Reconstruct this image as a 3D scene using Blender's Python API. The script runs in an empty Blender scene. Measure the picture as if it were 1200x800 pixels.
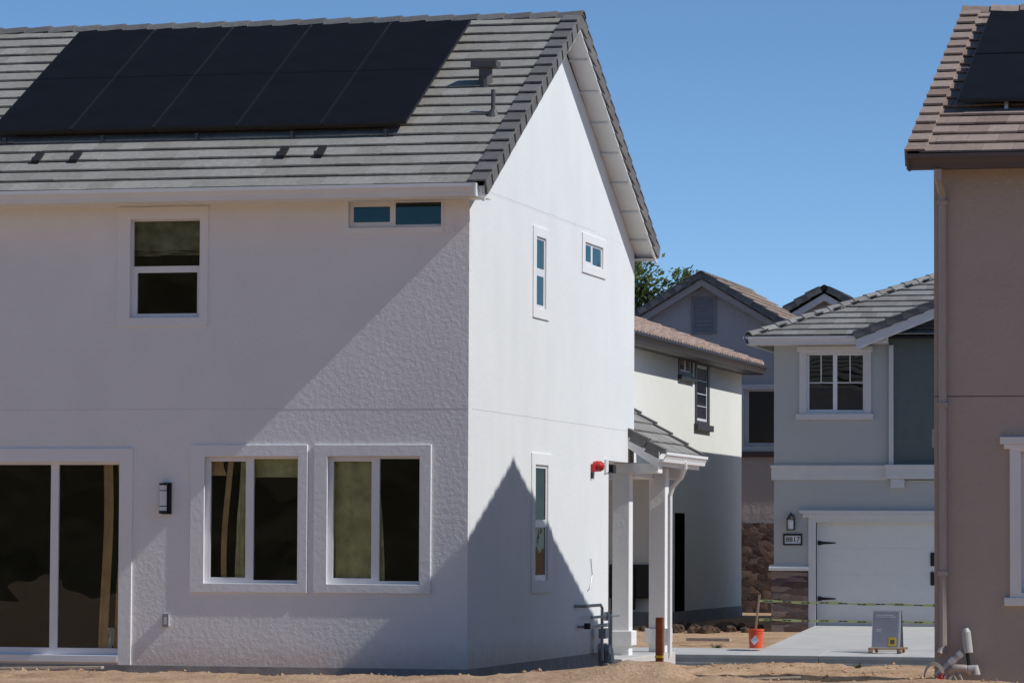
import bpy, bmesh, math, random
from mathutils import Vector, Matrix, noise
random.seed(7)
R = math.radians
C = bpy.context.scene.collection
scn = bpy.context.scene

# ---------------------------------------------------------------- camera
f_px, yaw, pit, rol = 4373.2, -0.239818, 0.0532205, 0.0046794
F = Vector((math.sin(yaw)*math.cos(pit), math.cos(yaw)*math.cos(pit), math.sin(pit)))
R0 = Vector((math.cos(yaw), -math.sin(yaw), 0)); U0 = R0.cross(F)
Rv = R0*math.cos(rol)+U0*math.sin(rol); Uv = -R0*math.sin(rol)+U0*math.cos(rol)
cd = bpy.data.cameras.new('camera'); cam = bpy.data.objects.new('camera', cd); C.objects.link(cam)
cd.sensor_width = 36; cd.lens = f_px/1200*36; cd.clip_start = .5; cd.clip_end = 3000
cam.matrix_world = Matrix(((Rv.x, Uv.x, -F.x, 11.05985), (Rv.y, Uv.y, -F.y, -43.05934), (Rv.z, Uv.z, -F.z, 1.53034), (0, 0, 0, 1)))
scn.camera = cam
scn.render.resolution_x = 1024; scn.render.resolution_y = 682

# ---------------------------------------------------------------- light
SUN = Vector((1, -.082, .96)).normalized()
el = math.asin(SUN.z); az = math.atan2(SUN.x, SUN.y)
w = bpy.data.worlds.new('World'); scn.world = w; w.use_nodes = True
wn = w.node_tree; bg = wn.nodes['Background']
sky = wn.nodes.new('ShaderNodeTexSky'); sky.sky_type = 'NISHITA'; sky.sun_disc = False
sky.sun_elevation = el; sky.sun_rotation = az
sky.air_density = .5; sky.dust_density = .15; sky.ozone_density = 4.2; sky.altitude = 1800
hs = wn.nodes.new('ShaderNodeHueSaturation'); hs.inputs['Saturation'].default_value = 1.08; hs.inputs['Hue'].default_value = .497
wn.links.new(sky.outputs[0], hs.inputs['Color']); wb = wn.nodes.new('ShaderNodeMix'); wb.data_type = 'RGBA'; wb.blend_type = 'MULTIPLY'; wb.inputs[0].default_value = 1; wb.inputs[7].default_value = (1.04, .965, .87, 1)
wn.links.new(hs.outputs[0], wb.inputs[6]); wn.links.new(wb.outputs[2], bg.inputs['Color'])
bg.inputs['Strength'].default_value = .148
sl = bpy.data.lights.new('sun', 'SUN'); sl.energy = 3.0; sl.angle = R(.5); sl.color = (1, .992, .97)
so = bpy.data.objects.new('sun', sl); C.objects.link(so); so.rotation_euler = SUN.to_track_quat('Z', 'Y').to_euler(); so.location = (30, -5, 30)
scn.view_settings.view_transform = 'Standard'; scn.view_settings.look = 'None'
scn.view_settings.exposure = .12; scn.view_settings.gamma = 1

# ---------------------------------------------------------------- materials
def newmat(name):
    m = bpy.data.materials.new(name); m.use_nodes = True
    return m, m.node_tree, m.node_tree.nodes['Principled BSDF']
def nd(nt, t, **k):
    n = nt.nodes.new(t)
    for a, b in k.items():
        if a in n.inputs: n.inputs[a].default_value = b
        else: setattr(n, a, b)
    return n
def coords(nt, scale=(1, 1, 1)):
    tc = nt.nodes.new('ShaderNodeTexCoord'); mp = nt.nodes.new('ShaderNodeMapping'); mp.inputs['Scale'].default_value = scale
    nt.links.new(tc.outputs['Object'], mp.inputs['Vector']); return mp.outputs[0]
def plain(name, col, rough=.6, spec=.4, vary=.06, vs=6, metal=0, bump=0, bs=60):
    m, nt, b = newmat(name)
    b.inputs['Roughness'].default_value = rough; b.inputs['Specular IOR Level'].default_value = spec; b.inputs['Metallic'].default_value = metal
    v = coords(nt); n = nd(nt, 'ShaderNodeTexNoise', Scale=vs, Detail=5.0); nt.links.new(v, n.inputs['Vector'])
    cr = nt.nodes.new('ShaderNodeValToRGB')
    cr.color_ramp.elements[0].position = .3; cr.color_ramp.elements[1].position = .7
    cr.color_ramp.elements[0].color = [c*(1-vary) for c in col]+[1]; cr.color_ramp.elements[1].color = [min(1, c*(1+vary)) for c in col]+[1]
    nt.links.new(n.outputs['Fac'], cr.inputs[0]); nt.links.new(cr.outputs[0], b.inputs['Base Color'])
    if bump:
        n2 = nd(nt, 'ShaderNodeTexNoise', Scale=bs, Detail=4.0); nt.links.new(v, n2.inputs['Vector'])
        bp = nd(nt, 'ShaderNodeBump', Strength=1.0, Distance=bump); nt.links.new(n2.outputs['Fac'], bp.inputs['Height']); nt.links.new(bp.outputs[0], b.inputs['Normal'])
    return m
def stucco(name, col, amp=.006, vary=.03, coarse=9, dust=False):
    m, nt, b = newmat(name)
    b.inputs['Roughness'].default_value = .92; b.inputs['Specular IOR Level'].default_value = .2
    v = coords(nt)
    n = nd(nt, 'ShaderNodeTexNoise', Scale=.9, Detail=6.0, Roughness=.65); nt.links.new(v, n.inputs['Vector'])
    cr = nt.nodes.new('ShaderNodeValToRGB'); cr.color_ramp.elements[0].position = .3; cr.color_ramp.elements[1].position = .72
    cr.color_ramp.elements[0].color = [c*(1-vary) for c in col]+[1]; cr.color_ramp.elements[1].color = [min(1, c*(1+vary*.6)) for c in col]+[1]
    nt.links.new(n.outputs['Fac'], cr.inputs[0]); nt.links.new(cr.outputs[0], b.inputs['Base Color'])
    if dust:      # soil splashed up the foot of the wall and faint run marks
        sp = nt.nodes.new('ShaderNodeSeparateXYZ'); nt.links.new(v, sp.inputs[0])
        dn = nd(nt, 'ShaderNodeTexNoise', Scale=5.0, Detail=6.0, Roughness=.7); nt.links.new(v, dn.inputs['Vector'])
        m1 = nd(nt, 'ShaderNodeMath', operation='MULTIPLY_ADD'); nt.links.new(dn.outputs['Fac'], m1.inputs[0]); m1.inputs[1].default_value = -.42; nt.links.new(sp.outputs['Z'], m1.inputs[2])
        mr = nd(nt, 'ShaderNodeMapRange'); nt.links.new(m1.outputs[0], mr.inputs[0]); mr.inputs[1].default_value = -.25; mr.inputs[2].default_value = .12; mr.inputs[3].default_value = .5; mr.inputs[4].default_value = 0
        mx = nd(nt, 'ShaderNodeMix', data_type='RGBA'); nt.links.new(mr.outputs[0], mx.inputs[0]); nt.links.new(cr.outputs[0], mx.inputs[6]); mx.inputs[7].default_value = (.50, .37, .26, 1)
        v2 = coords(nt, (1.1, 1.1, .5)); sn = nd(nt, 'ShaderNodeTexNoise', Scale=1.5, Detail=5.0); nt.links.new(v2, sn.inputs['Vector'])
        r2 = nt.nodes.new('ShaderNodeValToRGB'); r2.color_ramp.elements[0].position = .34; r2.color_ramp.elements[1].position = .66; r2.color_ramp.elements[0].color = (.975, .972, .965, 1); r2.color_ramp.elements[1].color = (1, 1, 1, 1); nt.links.new(sn.outputs['Fac'], r2.inputs[0])
        m3 = nd(nt, 'ShaderNodeMix', data_type='RGBA', blend_type='MULTIPLY'); m3.inputs[0].default_value = 1; nt.links.new(mx.outputs[2], m3.inputs[6]); nt.links.new(r2.outputs[0], m3.inputs[7]); nt.links.new(m3.outputs[2], b.inputs['Base Color'])
    a = nd(nt, 'ShaderNodeTexNoise', Scale=coarse, Detail=4.0, Distortion=.12, Roughness=.6); nt.links.new(v, a.inputs['Vector'])
    f = nd(nt, 'ShaderNodeTexNoise', Scale=55.0, Detail=3.0); nt.links.new(v, f.inputs['Vector'])
    mu = nd(nt, 'ShaderNodeMath', operation='MULTIPLY_ADD'); nt.links.new(f.outputs['Fac'], mu.inputs[0]); mu.inputs[1].default_value = .16; nt.links.new(a.outputs['Fac'], mu.inputs[2])
    bp = nd(nt, 'ShaderNodeBump', Strength=1.0, Distance=amp); nt.links.new(mu.outputs[0], bp.inputs['Height']); nt.links.new(bp.outputs[0], b.inputs['Normal'])
    return m
def tile_mat(name, c0, c1, c2, rough=.85):
    m, nt, b = newmat(name); b.inputs['Roughness'].default_value = rough; b.inputs['Specular IOR Level'].default_value = .25
    g = nt.nodes.new('ShaderNodeNewGeometry'); cr = nt.nodes.new('ShaderNodeValToRGB')
    cr.color_ramp.elements[0].color = c0+(1,); cr.color_ramp.elements[1].color = c2+(1,); e = cr.color_ramp.elements.new(.5); e.color = c1+(1,)
    nt.links.new(g.outputs['Random Per Island'], cr.inputs[0])
    v = coords(nt); n = nd(nt, 'ShaderNodeTexNoise', Scale=14.0, Detail=6.0, Roughness=.7); nt.links.new(v, n.inputs['Vector'])
    mx = nd(nt, 'ShaderNodeMix', data_type='RGBA', blend_type='MULTIPLY'); mx.inputs[0].default_value = 1
    c3 = nt.nodes.new('ShaderNodeValToRGB'); c3.color_ramp.elements[0].position = .25; c3.color_ramp.elements[1].position = .75
    c3.color_ramp.elements[0].color = (.72, .72, .72, 1); c3.color_ramp.elements[1].color = (1.12, 1.12, 1.12, 1)
    nt.links.new(n.outputs['Fac'], c3.inputs[0]); nt.links.new(cr.outputs[0], mx.inputs[6]); nt.links.new(c3.outputs[0], mx.inputs[7]); nt.links.new(mx.outputs[2], b.inputs['Base Color'])
    n2 = nd(nt, 'ShaderNodeTexNoise', Scale=70.0, Detail=3.0); nt.links.new(v, n2.inputs['Vector'])
    bp = nd(nt, 'ShaderNodeBump', Strength=.8, Distance=.004); nt.links.new(n2.outputs['Fac'], bp.inputs['Height']); nt.links.new(bp.outputs[0], b.inputs['Normal'])
    return m
def glass(name, tint=(.8, .85, .82), base=.07, wav=.002, ws=1.6, refl=(1, 1, 1)):
    m, nt, b = newmat(name); nt.nodes.remove(b); out = nt.nodes['Material Output']
    tr = nt.nodes.new('ShaderNodeBsdfTransparent'); tr.inputs[0].default_value = tint+(1,)
    gl = nt.nodes.new('ShaderNodeBsdfGlossy'); gl.inputs['Roughness'].default_value = .0; gl.inputs[0].default_value = refl+(1,)
    fr = nd(nt, 'ShaderNodeFresnel', IOR=1.5); ad = nd(nt, 'ShaderNodeMath', operation='ADD', use_clamp=True); ad.inputs[1].default_value = base
    nt.links.new(fr.outputs[0], ad.inputs[0]); mx = nt.nodes.new('ShaderNodeMixShader'); nt.links.new(ad.outputs[0], mx.inputs[0])
    nt.links.new(tr.outputs[0], mx.inputs[1]); nt.links.new(gl.outputs[0], mx.inputs[2]); nt.links.new(mx.outputs[0], out.inputs[0])
    v = coords(nt); n = nd(nt, 'ShaderNodeTexNoise', Scale=ws, Detail=1.0); nt.links.new(v, n.inputs['Vector'])
    bp = nd(nt, 'ShaderNodeBump', Strength=1.0, Distance=wav); nt.links.new(n.outputs['Fac'], bp.inputs['Height']); nt.links.new(bp.outputs[0], gl.inputs['Normal'])
    return m
def brickstone(name, c1, c2, mortar, sx, rowh, bw):
    m, nt, b = newmat(name); b.inputs['Roughness'].default_value = .9
    tc = nt.nodes.new('ShaderNodeTexCoord'); sp = nt.nodes.new('ShaderNodeSeparateXYZ'); cb = nt.nodes.new('ShaderNodeCombineXYZ')
    nt.links.new(tc.outputs['Object'], sp.inputs[0]); nt.links.new(sp.outputs['X'], cb.inputs['X']); nt.links.new(sp.outputs['Z'], cb.inputs['Y'])
    br = nt.nodes.new('ShaderNodeTexBrick'); nt.links.new(cb.outputs[0], br.inputs['Vector'])
    br.inputs['Color1'].default_value = c1+(1,); br.inputs['Color2'].default_value = c2+(1,); br.inputs['Mortar'].default_value = mortar+(1,)
    br.inputs['Scale'].default_value = sx; br.inputs['Row Height'].default_value = rowh; br.inputs['Brick Width'].default_value = bw; br.inputs['Mortar Size'].default_value = .008; br.inputs['Bias'].default_value = -.1
    n = nd(nt, 'ShaderNodeTexNoise', Scale=9.0, Detail=6.0); nt.links.new(tc.outputs['Object'], n.inputs['Vector'])
    mx = nd(nt, 'ShaderNodeMix', data_type='RGBA', blend_type='MULTIPLY'); mx.inputs[0].default_value = 1
    c3 = nt.nodes.new('ShaderNodeValToRGB'); c3.color_ramp.elements[0].position = .3; c3.color_ramp.elements[1].position = .7; c3.color_ramp.elements[0].color = (.5, .5, .5, 1); c3.color_ramp.elements[1].color = (1.5, 1.4, 1.35, 1)
    nt.links.new(n.outputs['Fac'], c3.inputs[0]); nt.links.new(br.outputs[0], mx.inputs[6]); nt.links.new(c3.outputs[0], mx.inputs[7]); nt.links.new(mx.outputs[2], b.inputs['Base Color'])
    bp = nd(nt, 'ShaderNodeBump', Strength=1.0, Distance=.03); nt.links.new(n.outputs['Fac'], bp.inputs['Height']); nt.links.new(bp.outputs[0], b.inputs['Normal'])
    return m
def cellstone(name, cols, sc):
    m, nt, b = newmat(name); b.inputs['Roughness'].default_value = .9
    v = coords(nt, sc); n = nd(nt, 'ShaderNodeTexNoise', Scale=1.2, Detail=2.0); nt.links.new(v, n.inputs['Vector'])
    ad = nd(nt, 'ShaderNodeMix', data_type='VECTOR'); ad.inputs[0].default_value = .18; nt.links.new(v, ad.inputs[4]); nt.links.new(n.outputs['Color'], ad.inputs[5])
    vo = nd(nt, 'ShaderNodeTexVoronoi', Scale=1.0, distance='CHEBYCHEV'); nt.links.new(ad.outputs[1], vo.inputs['Vector'])
    cr = nt.nodes.new('ShaderNodeValToRGB'); cr.color_ramp.interpolation = 'CONSTANT'
    sp = nt.nodes.new('ShaderNodeSeparateColor'); nt.links.new(vo.outputs['Color'], sp.inputs[0]); nt.links.new(sp.outputs[0], cr.inputs[0])
    e = cr.color_ramp.elements; e[0].color = cols[0]+(1,); e[1].position = .8; e[1].color = cols[-1]+(1,)
    for k, c in enumerate(cols[1:-1]): q = e.new(.2+.2*k); q.color = c+(1,)
    vd = nd(nt, 'ShaderNodeTexVoronoi', Scale=1.0, distance='CHEBYCHEV', feature='F1'); nt.links.new(ad.outputs[1], vd.inputs['Vector'])
    n2 = nd(nt, 'ShaderNodeTexNoise', Scale=4.0, Detail=5.0); nt.links.new(v, n2.inputs['Vector'])
    mu = nd(nt, 'ShaderNodeMath', operation='MULTIPLY_ADD'); nt.links.new(vd.outputs['Distance'], mu.inputs[0]); mu.inputs[1].default_value = -1.4; nt.links.new(n2.outputs['Fac'], mu.inputs[2])
    bp = nd(nt, 'ShaderNodeBump', Strength=1.0, Distance=.05); nt.links.new(mu.outputs[0], bp.inputs['Height']); nt.links.new(bp.outputs[0], b.inputs['Normal'])
    nt.links.new(cr.outputs[0], b.inputs['Base Color']); return m
def leafmat():
    m = plain('leaf', (.13, .17, .07), .6, .3, .4, 1.2); nt = m.node_tree; b = nt.nodes['Principled BSDF']; out = nt.nodes['Material Output']
    t = nt.nodes.new('ShaderNodeBsdfTranslucent'); t.inputs[0].default_value = (.20, .26, .08, 1); mx = nt.nodes.new('ShaderNodeMixShader'); mx.inputs[0].default_value = .4
    nt.links.new(b.outputs[0], mx.inputs[1]); nt.links.new(t.outputs[0], mx.inputs[2]); nt.links.new(mx.outputs[0], out.inputs[0]); return m
def dirt_mat():
    m, nt, b = newmat('dirt'); b.inputs['Roughness'].default_value = 1; b.inputs['Specular IOR Level'].default_value = .1
    v = coords(nt)
    n = nd(nt, 'ShaderNodeTexNoise', Scale=1.3, Detail=9.0, Roughness=.7); nt.links.new(v, n.inputs['Vector'])
    cr = nt.nodes.new('ShaderNodeValToRGB'); e = cr.color_ramp.elements; e[0].position = .3; e[1].position = .7
    e[0].color = (.46, .29, .17, 1); e[1].color = (.76, .53, .35, 1); nt.links.new(n.outputs['Fac'], cr.inputs[0])
    n2 = nd(nt, 'ShaderNodeTexNoise', Scale=22.0, Detail=5.0, Roughness=.75); nt.links.new(v, n2.inputs['Vector'])
    c3 = nt.nodes.new('ShaderNodeValToRGB'); c3.color_ramp.elements[0].position = .3; c3.color_ramp.elements[1].position = .7; c3.color_ramp.elements[0].color = (.62, .6, .58, 1); c3.color_ramp.elements[1].color = (1.2, 1.2, 1.2, 1)
    nt.links.new(n2.outputs['Fac'], c3.inputs[0]); mx = nd(nt, 'ShaderNodeMix', data_type='RGBA', blend_type='MULTIPLY'); mx.inputs[0].default_value = 1
    nt.links.new(cr.outputs[0], mx.inputs[6]); nt.links.new(c3.outputs[0], mx.inputs[7]); nt.links.new(mx.outputs[2], b.inputs['Base Color'])
    bp = nd(nt, 'ShaderNodeBump', Strength=1.0, Distance=.03); nt.links.new(n2.outputs['Fac'], bp.inputs['Height']); nt.links.new(bp.outputs[0], b.inputs['Normal'])
    return m
M = dict(
 white=stucco('white_stucco', (.84, .83, .82), amp=.009, coarse=16, vary=.045, dust=True), whites=stucco('white_stucco_fine', (.82, .83, .825), amp=.0035, coarse=14, vary=.03, dust=True),
 trimst=stucco('white_stucco_trim', (.84, .835, .825), amp=.0045, coarse=16),
 vinyl=plain('white_vinyl', (.82, .81, .82), .35, .5, .02),
 paint=plain('white_painted_board', (.80, .80, .79), .55, .4, .03, 3),
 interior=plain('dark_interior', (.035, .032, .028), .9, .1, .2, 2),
 slab=plain('foundation_concrete', (.30, .29, .28), .9, .2, .15, 5, bump=.004, bs=40),
 tile=tile_mat('grey_tile', (.31, .29, .255), (.345, .325, .29), (.385, .365, .33)),
 raketile=tile_mat('charcoal_rake_tile', (.15, .143, .14), (.18, .172, .168), (.215, .205, .20)),
 btile=tile_mat('brown_tile', (.31, .225, .18), (.37, .28, .23), (.44, .345, .29)),
 dark=plain('dark_underlayment', (.03, .028, .028), .8, .2),
 panel=plain('solar_cell_black', (.010, .0092, .011), .5, .12, .15, 3),
 pframe=plain('black_anodised_frame', (.02, .02, .022), .4, .3),
 matte=plain('matte_black_door', (.008, .008, .009), 1, .0), soil=plain('damp_soil', (.11, .075, .055), .95, .1, .4, 8, bump=.02, bs=15), oliveb=plain('dull_olive_reflection', (.36, .32, .19), .5, .3, .4, 6), railm=plain('dark_rail', (.08, .08, .08), .5), alu=plain('aluminium', (.55, .55, .55), .35, .5, .05, metal=.8),  # oliveb: reflection tone for the added upper window sheets
 brown=stucco('brown_stucco', (.47, .395, .345), amp=.016, vary=.06, coarse=9),
 browntrim=plain('dark_brown_gutter', (.10, .075, .065), .5, .4, .04),
 brownpipe=plain('taupe_downspout', (.40, .34, .30), .45, .5, .05),
 cream=stucco('cream_stucco', (.85, .84, .78), amp=.006, coarse=10, vary=.03),
 greywall=stucco('grey_stucco', (.50, .46, .45), amp=.03, coarse=6, vary=.06),
 blue=stucco('pale_blue_stucco', (.48, .495, .485), amp=.006, vary=.03),
 offwhite=plain('off_white_trim', (.66, .65, .64), .6, .3, .03),
 siding=plain('dark_green_grey_siding', (.12, .15, .145), .7, .3, .06),
 garage=plain('garage_door_white', (.74, .735, .70), .5, .4, .02),
 stone=cellstone('ledge_stone', [(.10, .065, .06), (.22, .15, .13), (.15, .10, .09), (.30, .235, .20), (.19, .15, .15)], (3.2, 3.2, 11)),
 rubble=cellstone('dark_rubble_stone', [(.07, .045, .04), (.15, .095, .08), (.10, .07, .06), (.24, .17, .14), (.13, .10, .09)], (6, 6, 8.5)),
 bluetile=tile_mat('ash_tile', (.26, .245, .225), (.31, .295, .275), (.37, .355, .33)),
 tantile=tile_mat('tan_tile', (.36, .27, .21), (.43, .33, .26), (.50, .40, .32)),
 barrel=plain('rose_clay_tile', (.42, .30, .245), .85, .2, .35, 7, bump=.01, bs=30),
 gutdark=plain('bronze_gutter', (.038, .03, .027), .45, .5, .05),
 black=plain('black_metal', (.012, .012, .013), .45, .4),
 galv=plain('galvanised_pipe', (.33, .34, .35), .45, .5, .12, 20, metal=.5),
 red=plain('red_enamel', (.52, .02, .025), .35, .5),
 orange=plain('orange_plastic', (.85, .10, .03), .4, .5, .04),
 rust=plain('rusty_painted_wood', (.20, .055, .018), .75, .3, .3, 18, bump=.004, bs=40),
 lath=plain('pale_lath', (.52, .38, .24), .8, .2, .15, 20),
 wood=plain('weathered_board', (.50, .42, .33), .85, .2, .2, 12, bump=.003),
 concrete=plain('sidewalk_concrete', (.57, .55, .52), .9, .2, .06, 1.5, bump=.003, bs=50),
 asphalt=plain('asphalt', (.12, .12, .125), .9, .2, .12, 3, bump=.004),
 yellow=plain('yellow_square', (.62, .40, .03), .6, .3, .05),
 tapey=plain('caution_tape', (.66, .66, .26), .5, .4, .05),
 signgrey=plain('sign_grey', (.26, .25, .28), .6, .3, .06),
 signlight=plain('sign_light', (.5, .48, .5), .6, .3, .06),
 fixture=plain('frosted_glass', (.72, .73, .74), .25, .5, .03),
 vent=plain('roof_jack_grey', (.10, .09, .092), .5, .4, .1),
 olive=plain('olive_reflection', (.82, .70, .37), .35, .5, .3, 5, bump=.02, bs=5),  # reflected olive tone, put on the added window sheets
 tan=plain('tan_reflection', (.88, .52, .26), .7, .3, .2, 5),  # reflected tan tone, put on the added window strips
 added_hill=plain('added_hill_olive', (.12, .10, .055), 1, .1, .5, .35),  # colour of the added hill that the windows mirror
 louver=plain('louver_grey', (.26, .24, .25), .7), kerbm=plain('kerb_concrete', (.15, .148, .145), .9, .2, .12, 3, bump=.003),
 leaf=leafmat(), bark=plain('bark', (.10, .075, .055), .9, .2, .2),
 pvc=plain('grey_pvc', (.50, .47, .45), .45, .4, .06), cable=plain('beige_cable', (.45, .38, .32), .6, .3), blackp=plain('black_plastic', (.015, .015, .017), .35, .5),
 glass=glass('window_glass', (.9, .93, .9), base=-.012, wav=.004), gsky=glass('window_glass_high', (.4, .45, .45), .02, .001, refl=(.66, .92, .88)), glow=glass('window_glass_low_side', (.5, .5, .5), .0, .006, 3, refl=(.32, .33, .31)), gdark=glass('window_glass_far', (.3, .3, .3), .03), dirt=dirt_mat(),
)

# ---------------------------------------------------------------- helpers
class MB:
    def __init__(s): s.b = bmesh.new()
    def v(s, p): return s.b.verts.new(p)
    def face(s, pts):
        try: return s.b.faces.new([s.v(p) for p in pts])
        except ValueError: pass
    def hexa(s, P):   # 8 corners: bottom ring 0-3, top ring 4-7
        V = [s.v(p) for p in P]
        for q in ((3, 2, 1, 0), (4, 5, 6, 7), (0, 1, 5, 4), (1, 2, 6, 5), (2, 3, 7, 6), (3, 0, 4, 7)): s.b.faces.new([V[i] for i in q])
        return s
    def box(s, x0, x1, y0, y1, z0, z1): return s.hexa([(x0, y0, z0), (x1, y0, z0), (x1, y1, z0), (x0, y1, z0), (x0, y0, z1), (x1, y0, z1), (x1, y1, z1), (x0, y1, z1)])
    def mbox(s, m, u0, u1, d0, d1, z0, z1): return s.hexa([m(*p) for p in [(u0, d0, z0), (u1, d0, z0), (u1, d1, z0), (u0, d1, z0), (u0, d0, z1), (u1, d0, z1), (u1, d1, z1), (u0, d1, z1)]])
    def prism(s, pts, off):   # polygon extruded by vector
        off = Vector(off); A = [s.v(p) for p in pts]; B = [s.v(Vector(p)+off) for p in pts]; n = len(A)
        s.b.faces.new(A); s.b.faces.new(B[::-1])
        for i in range(n): s.b.faces.new([A[i], B[i], B[(i+1) % n], A[(i+1) % n]])
        return s
    def tube(s, pts, r, seg=10, cap=True):
        pts = [Vector(p) for p in pts]; rings = []; rr = r if isinstance(r, (list, tuple)) else [r]*len(pts)
        up = None
        for i, p in enumerate(pts):
            d = ((pts[min(i+1, len(pts)-1)]-pts[max(i-1, 0)])).normalized()
            if up is None: up = Vector((0, 0, 1)) if abs(d.z) < .9 else Vector((1, 0, 0))
            a = d.cross(up).normalized(); b = a.cross(d).normalized(); up = b
            rings.append([s.v(p+(a*math.cos(t)+b*math.sin(t))*rr[i]) for t in [2*math.pi*k/seg for k in range(seg)]])
        for i in range(len(rings)-1):
            for k in range(seg): s.b.faces.new([rings[i][k], rings[i][(k+1) % seg], rings[i+1][(k+1) % seg], rings[i+1][k]])
        if cap: s.b.faces.new(rings[0]); s.b.faces.new(rings[-1][::-1])
        return s
    def plate(s, m, u0, u1, z0, z1, d0, d1, holes=()):
        us = sorted({u0, u1, *[h[0] for h in holes], *[h[1] for h in holes]}); zs = sorted({z0, z1, *[h[2] for h in holes], *[h[3] for h in holes]})
        us = [u for u in us if u0-1e-6 <= u <= u1+1e-6]; zs = [z for z in zs if z0-1e-6 <= z <= z1+1e-6]
        inh = lambda u, z: any(h[0] < u < h[1] and h[2] < z < h[3] for h in holes) or not (u0 < u < u1 and z0 < z < z1)
        for i in range(len(us)-1):
            for j in range(len(zs)-1):
                a, b, c, d = us[i], us[i+1], zs[j], zs[j+1]; um, zm = (a+b)/2, (c+d)/2
                if inh(um, zm): continue
                s.face([m(a, d1, c), m(b, d1, c), m(b, d1, d), m(a, d1, d)]); s.face([m(a, d0, d), m(b, d0, d), m(b, d0, c), m(a, d0, c)])
                e = 1e-4
                if inh(a-e, zm): s.face([m(a, d0, c), m(a, d1, c), m(a, d1, d), m(a, d0, d)])
                if inh(b+e, zm): s.face([m(b, d1, c), m(b, d0, c), m(b, d0, d), m(b, d1, d)])
                if inh(um, c-e): s.face([m(a, d0, c), m(b, d0, c), m(b, d1, c), m(a, d1, c)])
                if inh(um, d+e): s.face([m(a, d1, d), m(b, d1, d), m(b, d0, d), m(a, d0, d)])
        return s
    def build(s, name, mat, parent=None, bevel=0, smooth=False, local=False, merge=True):
        if merge: bmesh.ops.remove_doubles(s.b, verts=s.b.verts, dist=1e-5)
        bmesh.ops.recalc_face_normals(s.b, faces=s.b.faces)
        me = bpy.data.meshes.new(name); s.b.to_mesh(me); s.b.free(); me.materials.append(M[mat] if isinstance(mat, str) else mat)
        o = bpy.data.objects.new(name, me); C.objects.link(o)
        if smooth:
            for p in me.polygons: p.use_smooth = True
        if bevel:
            md = o.modifiers.new('bevel', 'BEVEL'); md.width = bevel; md.segments = 2; md.limit_method = 'ANGLE'; md.angle_limit = R(40)
        if parent:
            o.parent = parent
            if not local and parent.type == 'EMPTY': o.matrix_parent_inverse = Matrix.Translation(-parent.location)
        return o
def tag(o, label=None, cat=None, group=None, kind=None):
    for k, v in (('label', label), ('category', cat), ('group', group), ('kind', kind)):
        if v: o[k] = v
    return o
def thing(name, loc, label, cat, group=None):
    o = bpy.data.objects.new(name, None); C.objects.link(o); o.location = loc; o.empty_display_size = .2
    return tag(o, label, cat, group)
def FR(y): return lambda u, d, z: (u, y-d, z)      # wall facing -Y
def RT(x): return lambda u, d, z: (x+d, u, z)      # wall facing +X
mc_ = None
def window(m, par, frame, panes, trim=None, trimhole=None, proud=.025, rec=.05, ft=.05, gm='glass', tm='trimst', fm='vinyl', sill=None, mull=None, tname='trim', gdp=.012):
    """frame=(u0,u1,z0,z1) outer size of the vinyl frame sitting in the opening; panes = glass openings"""
    if m is ms or m is mc_: rec = .004; gdp = .006; proud = min(proud, .02)
    b = MB(); b.plate(m, *frame, -rec-ft, -rec, panes)
    o = b.build('window', fm, par, bevel=.004)
    g = MB()
    for k, q in enumerate(panes): g.mbox(m, q[0]-.01, q[1]+.01, -rec-gdp-.006, -rec-gdp, q[2]-.01, q[3]+.01)
    g.build('pane', gm, o)
    if mull:
        g = MB()
        for q in mull: g.mbox(m, q[0], q[1], -rec-gdp+.001, -rec-gdp+.009, q[2], q[3])
        g.build('grille', fm, o)
    if trim:
        MB().plate(m, *trim, -.004, proud, [trimhole or frame]).build(tname, tm, o, bevel=.006)
    if sill: MB().mbox(m, *sill).build('sill', tm, o, bevel=.01)
    return o
def tiles(b, O, U, H, pitch, n, e, rng, wd=.33, th=.022, lift=.036, jit=.004, skip=None, back=.05):
    """flat roof tiles. O eave point, U along the eave, H horizontal inward, pitch rise/run, n courses, e exposure"""
    O, U, H = Vector(O), Vector(U), Vector(H); up = (H+Vector((0, 0, pitch))).normalized(); N = U.cross(up); N = N if N.z > 0 else -N
    for i in range(n):
        s0 = i*e-.03; s1 = (i+1)*e+back
        a, c = rng(i*e/math.sqrt(1+pitch*pitch)); off = random.uniform(.0, .33) if i else 0; off = (i % 2)*wd*.5+random.uniform(-.02, .02)
        u = a-off
        while u < c:
            ua, ub = max(u, a), min(u+wd-.004, c)
            if ub-ua > .03:
                j = random.uniform(-jit, jit); k = random.uniform(-jit, jit)*.8
                lo, hi = lift+j, .006
                P = []
                for (uu, ss, nn) in ((ua, s0+k, lo), (ub, s0+k, lo), (ub, s1, hi), (ua, s1, hi), (ua, s0+k, lo+th), (ub, s0+k, lo+th), (ub, s1, hi+th*.6), (ua, s1, hi+th*.6)):
                    P.append(O+U*uu+up*ss+N*nn)
                b.hexa(P)
            u += wd
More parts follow.
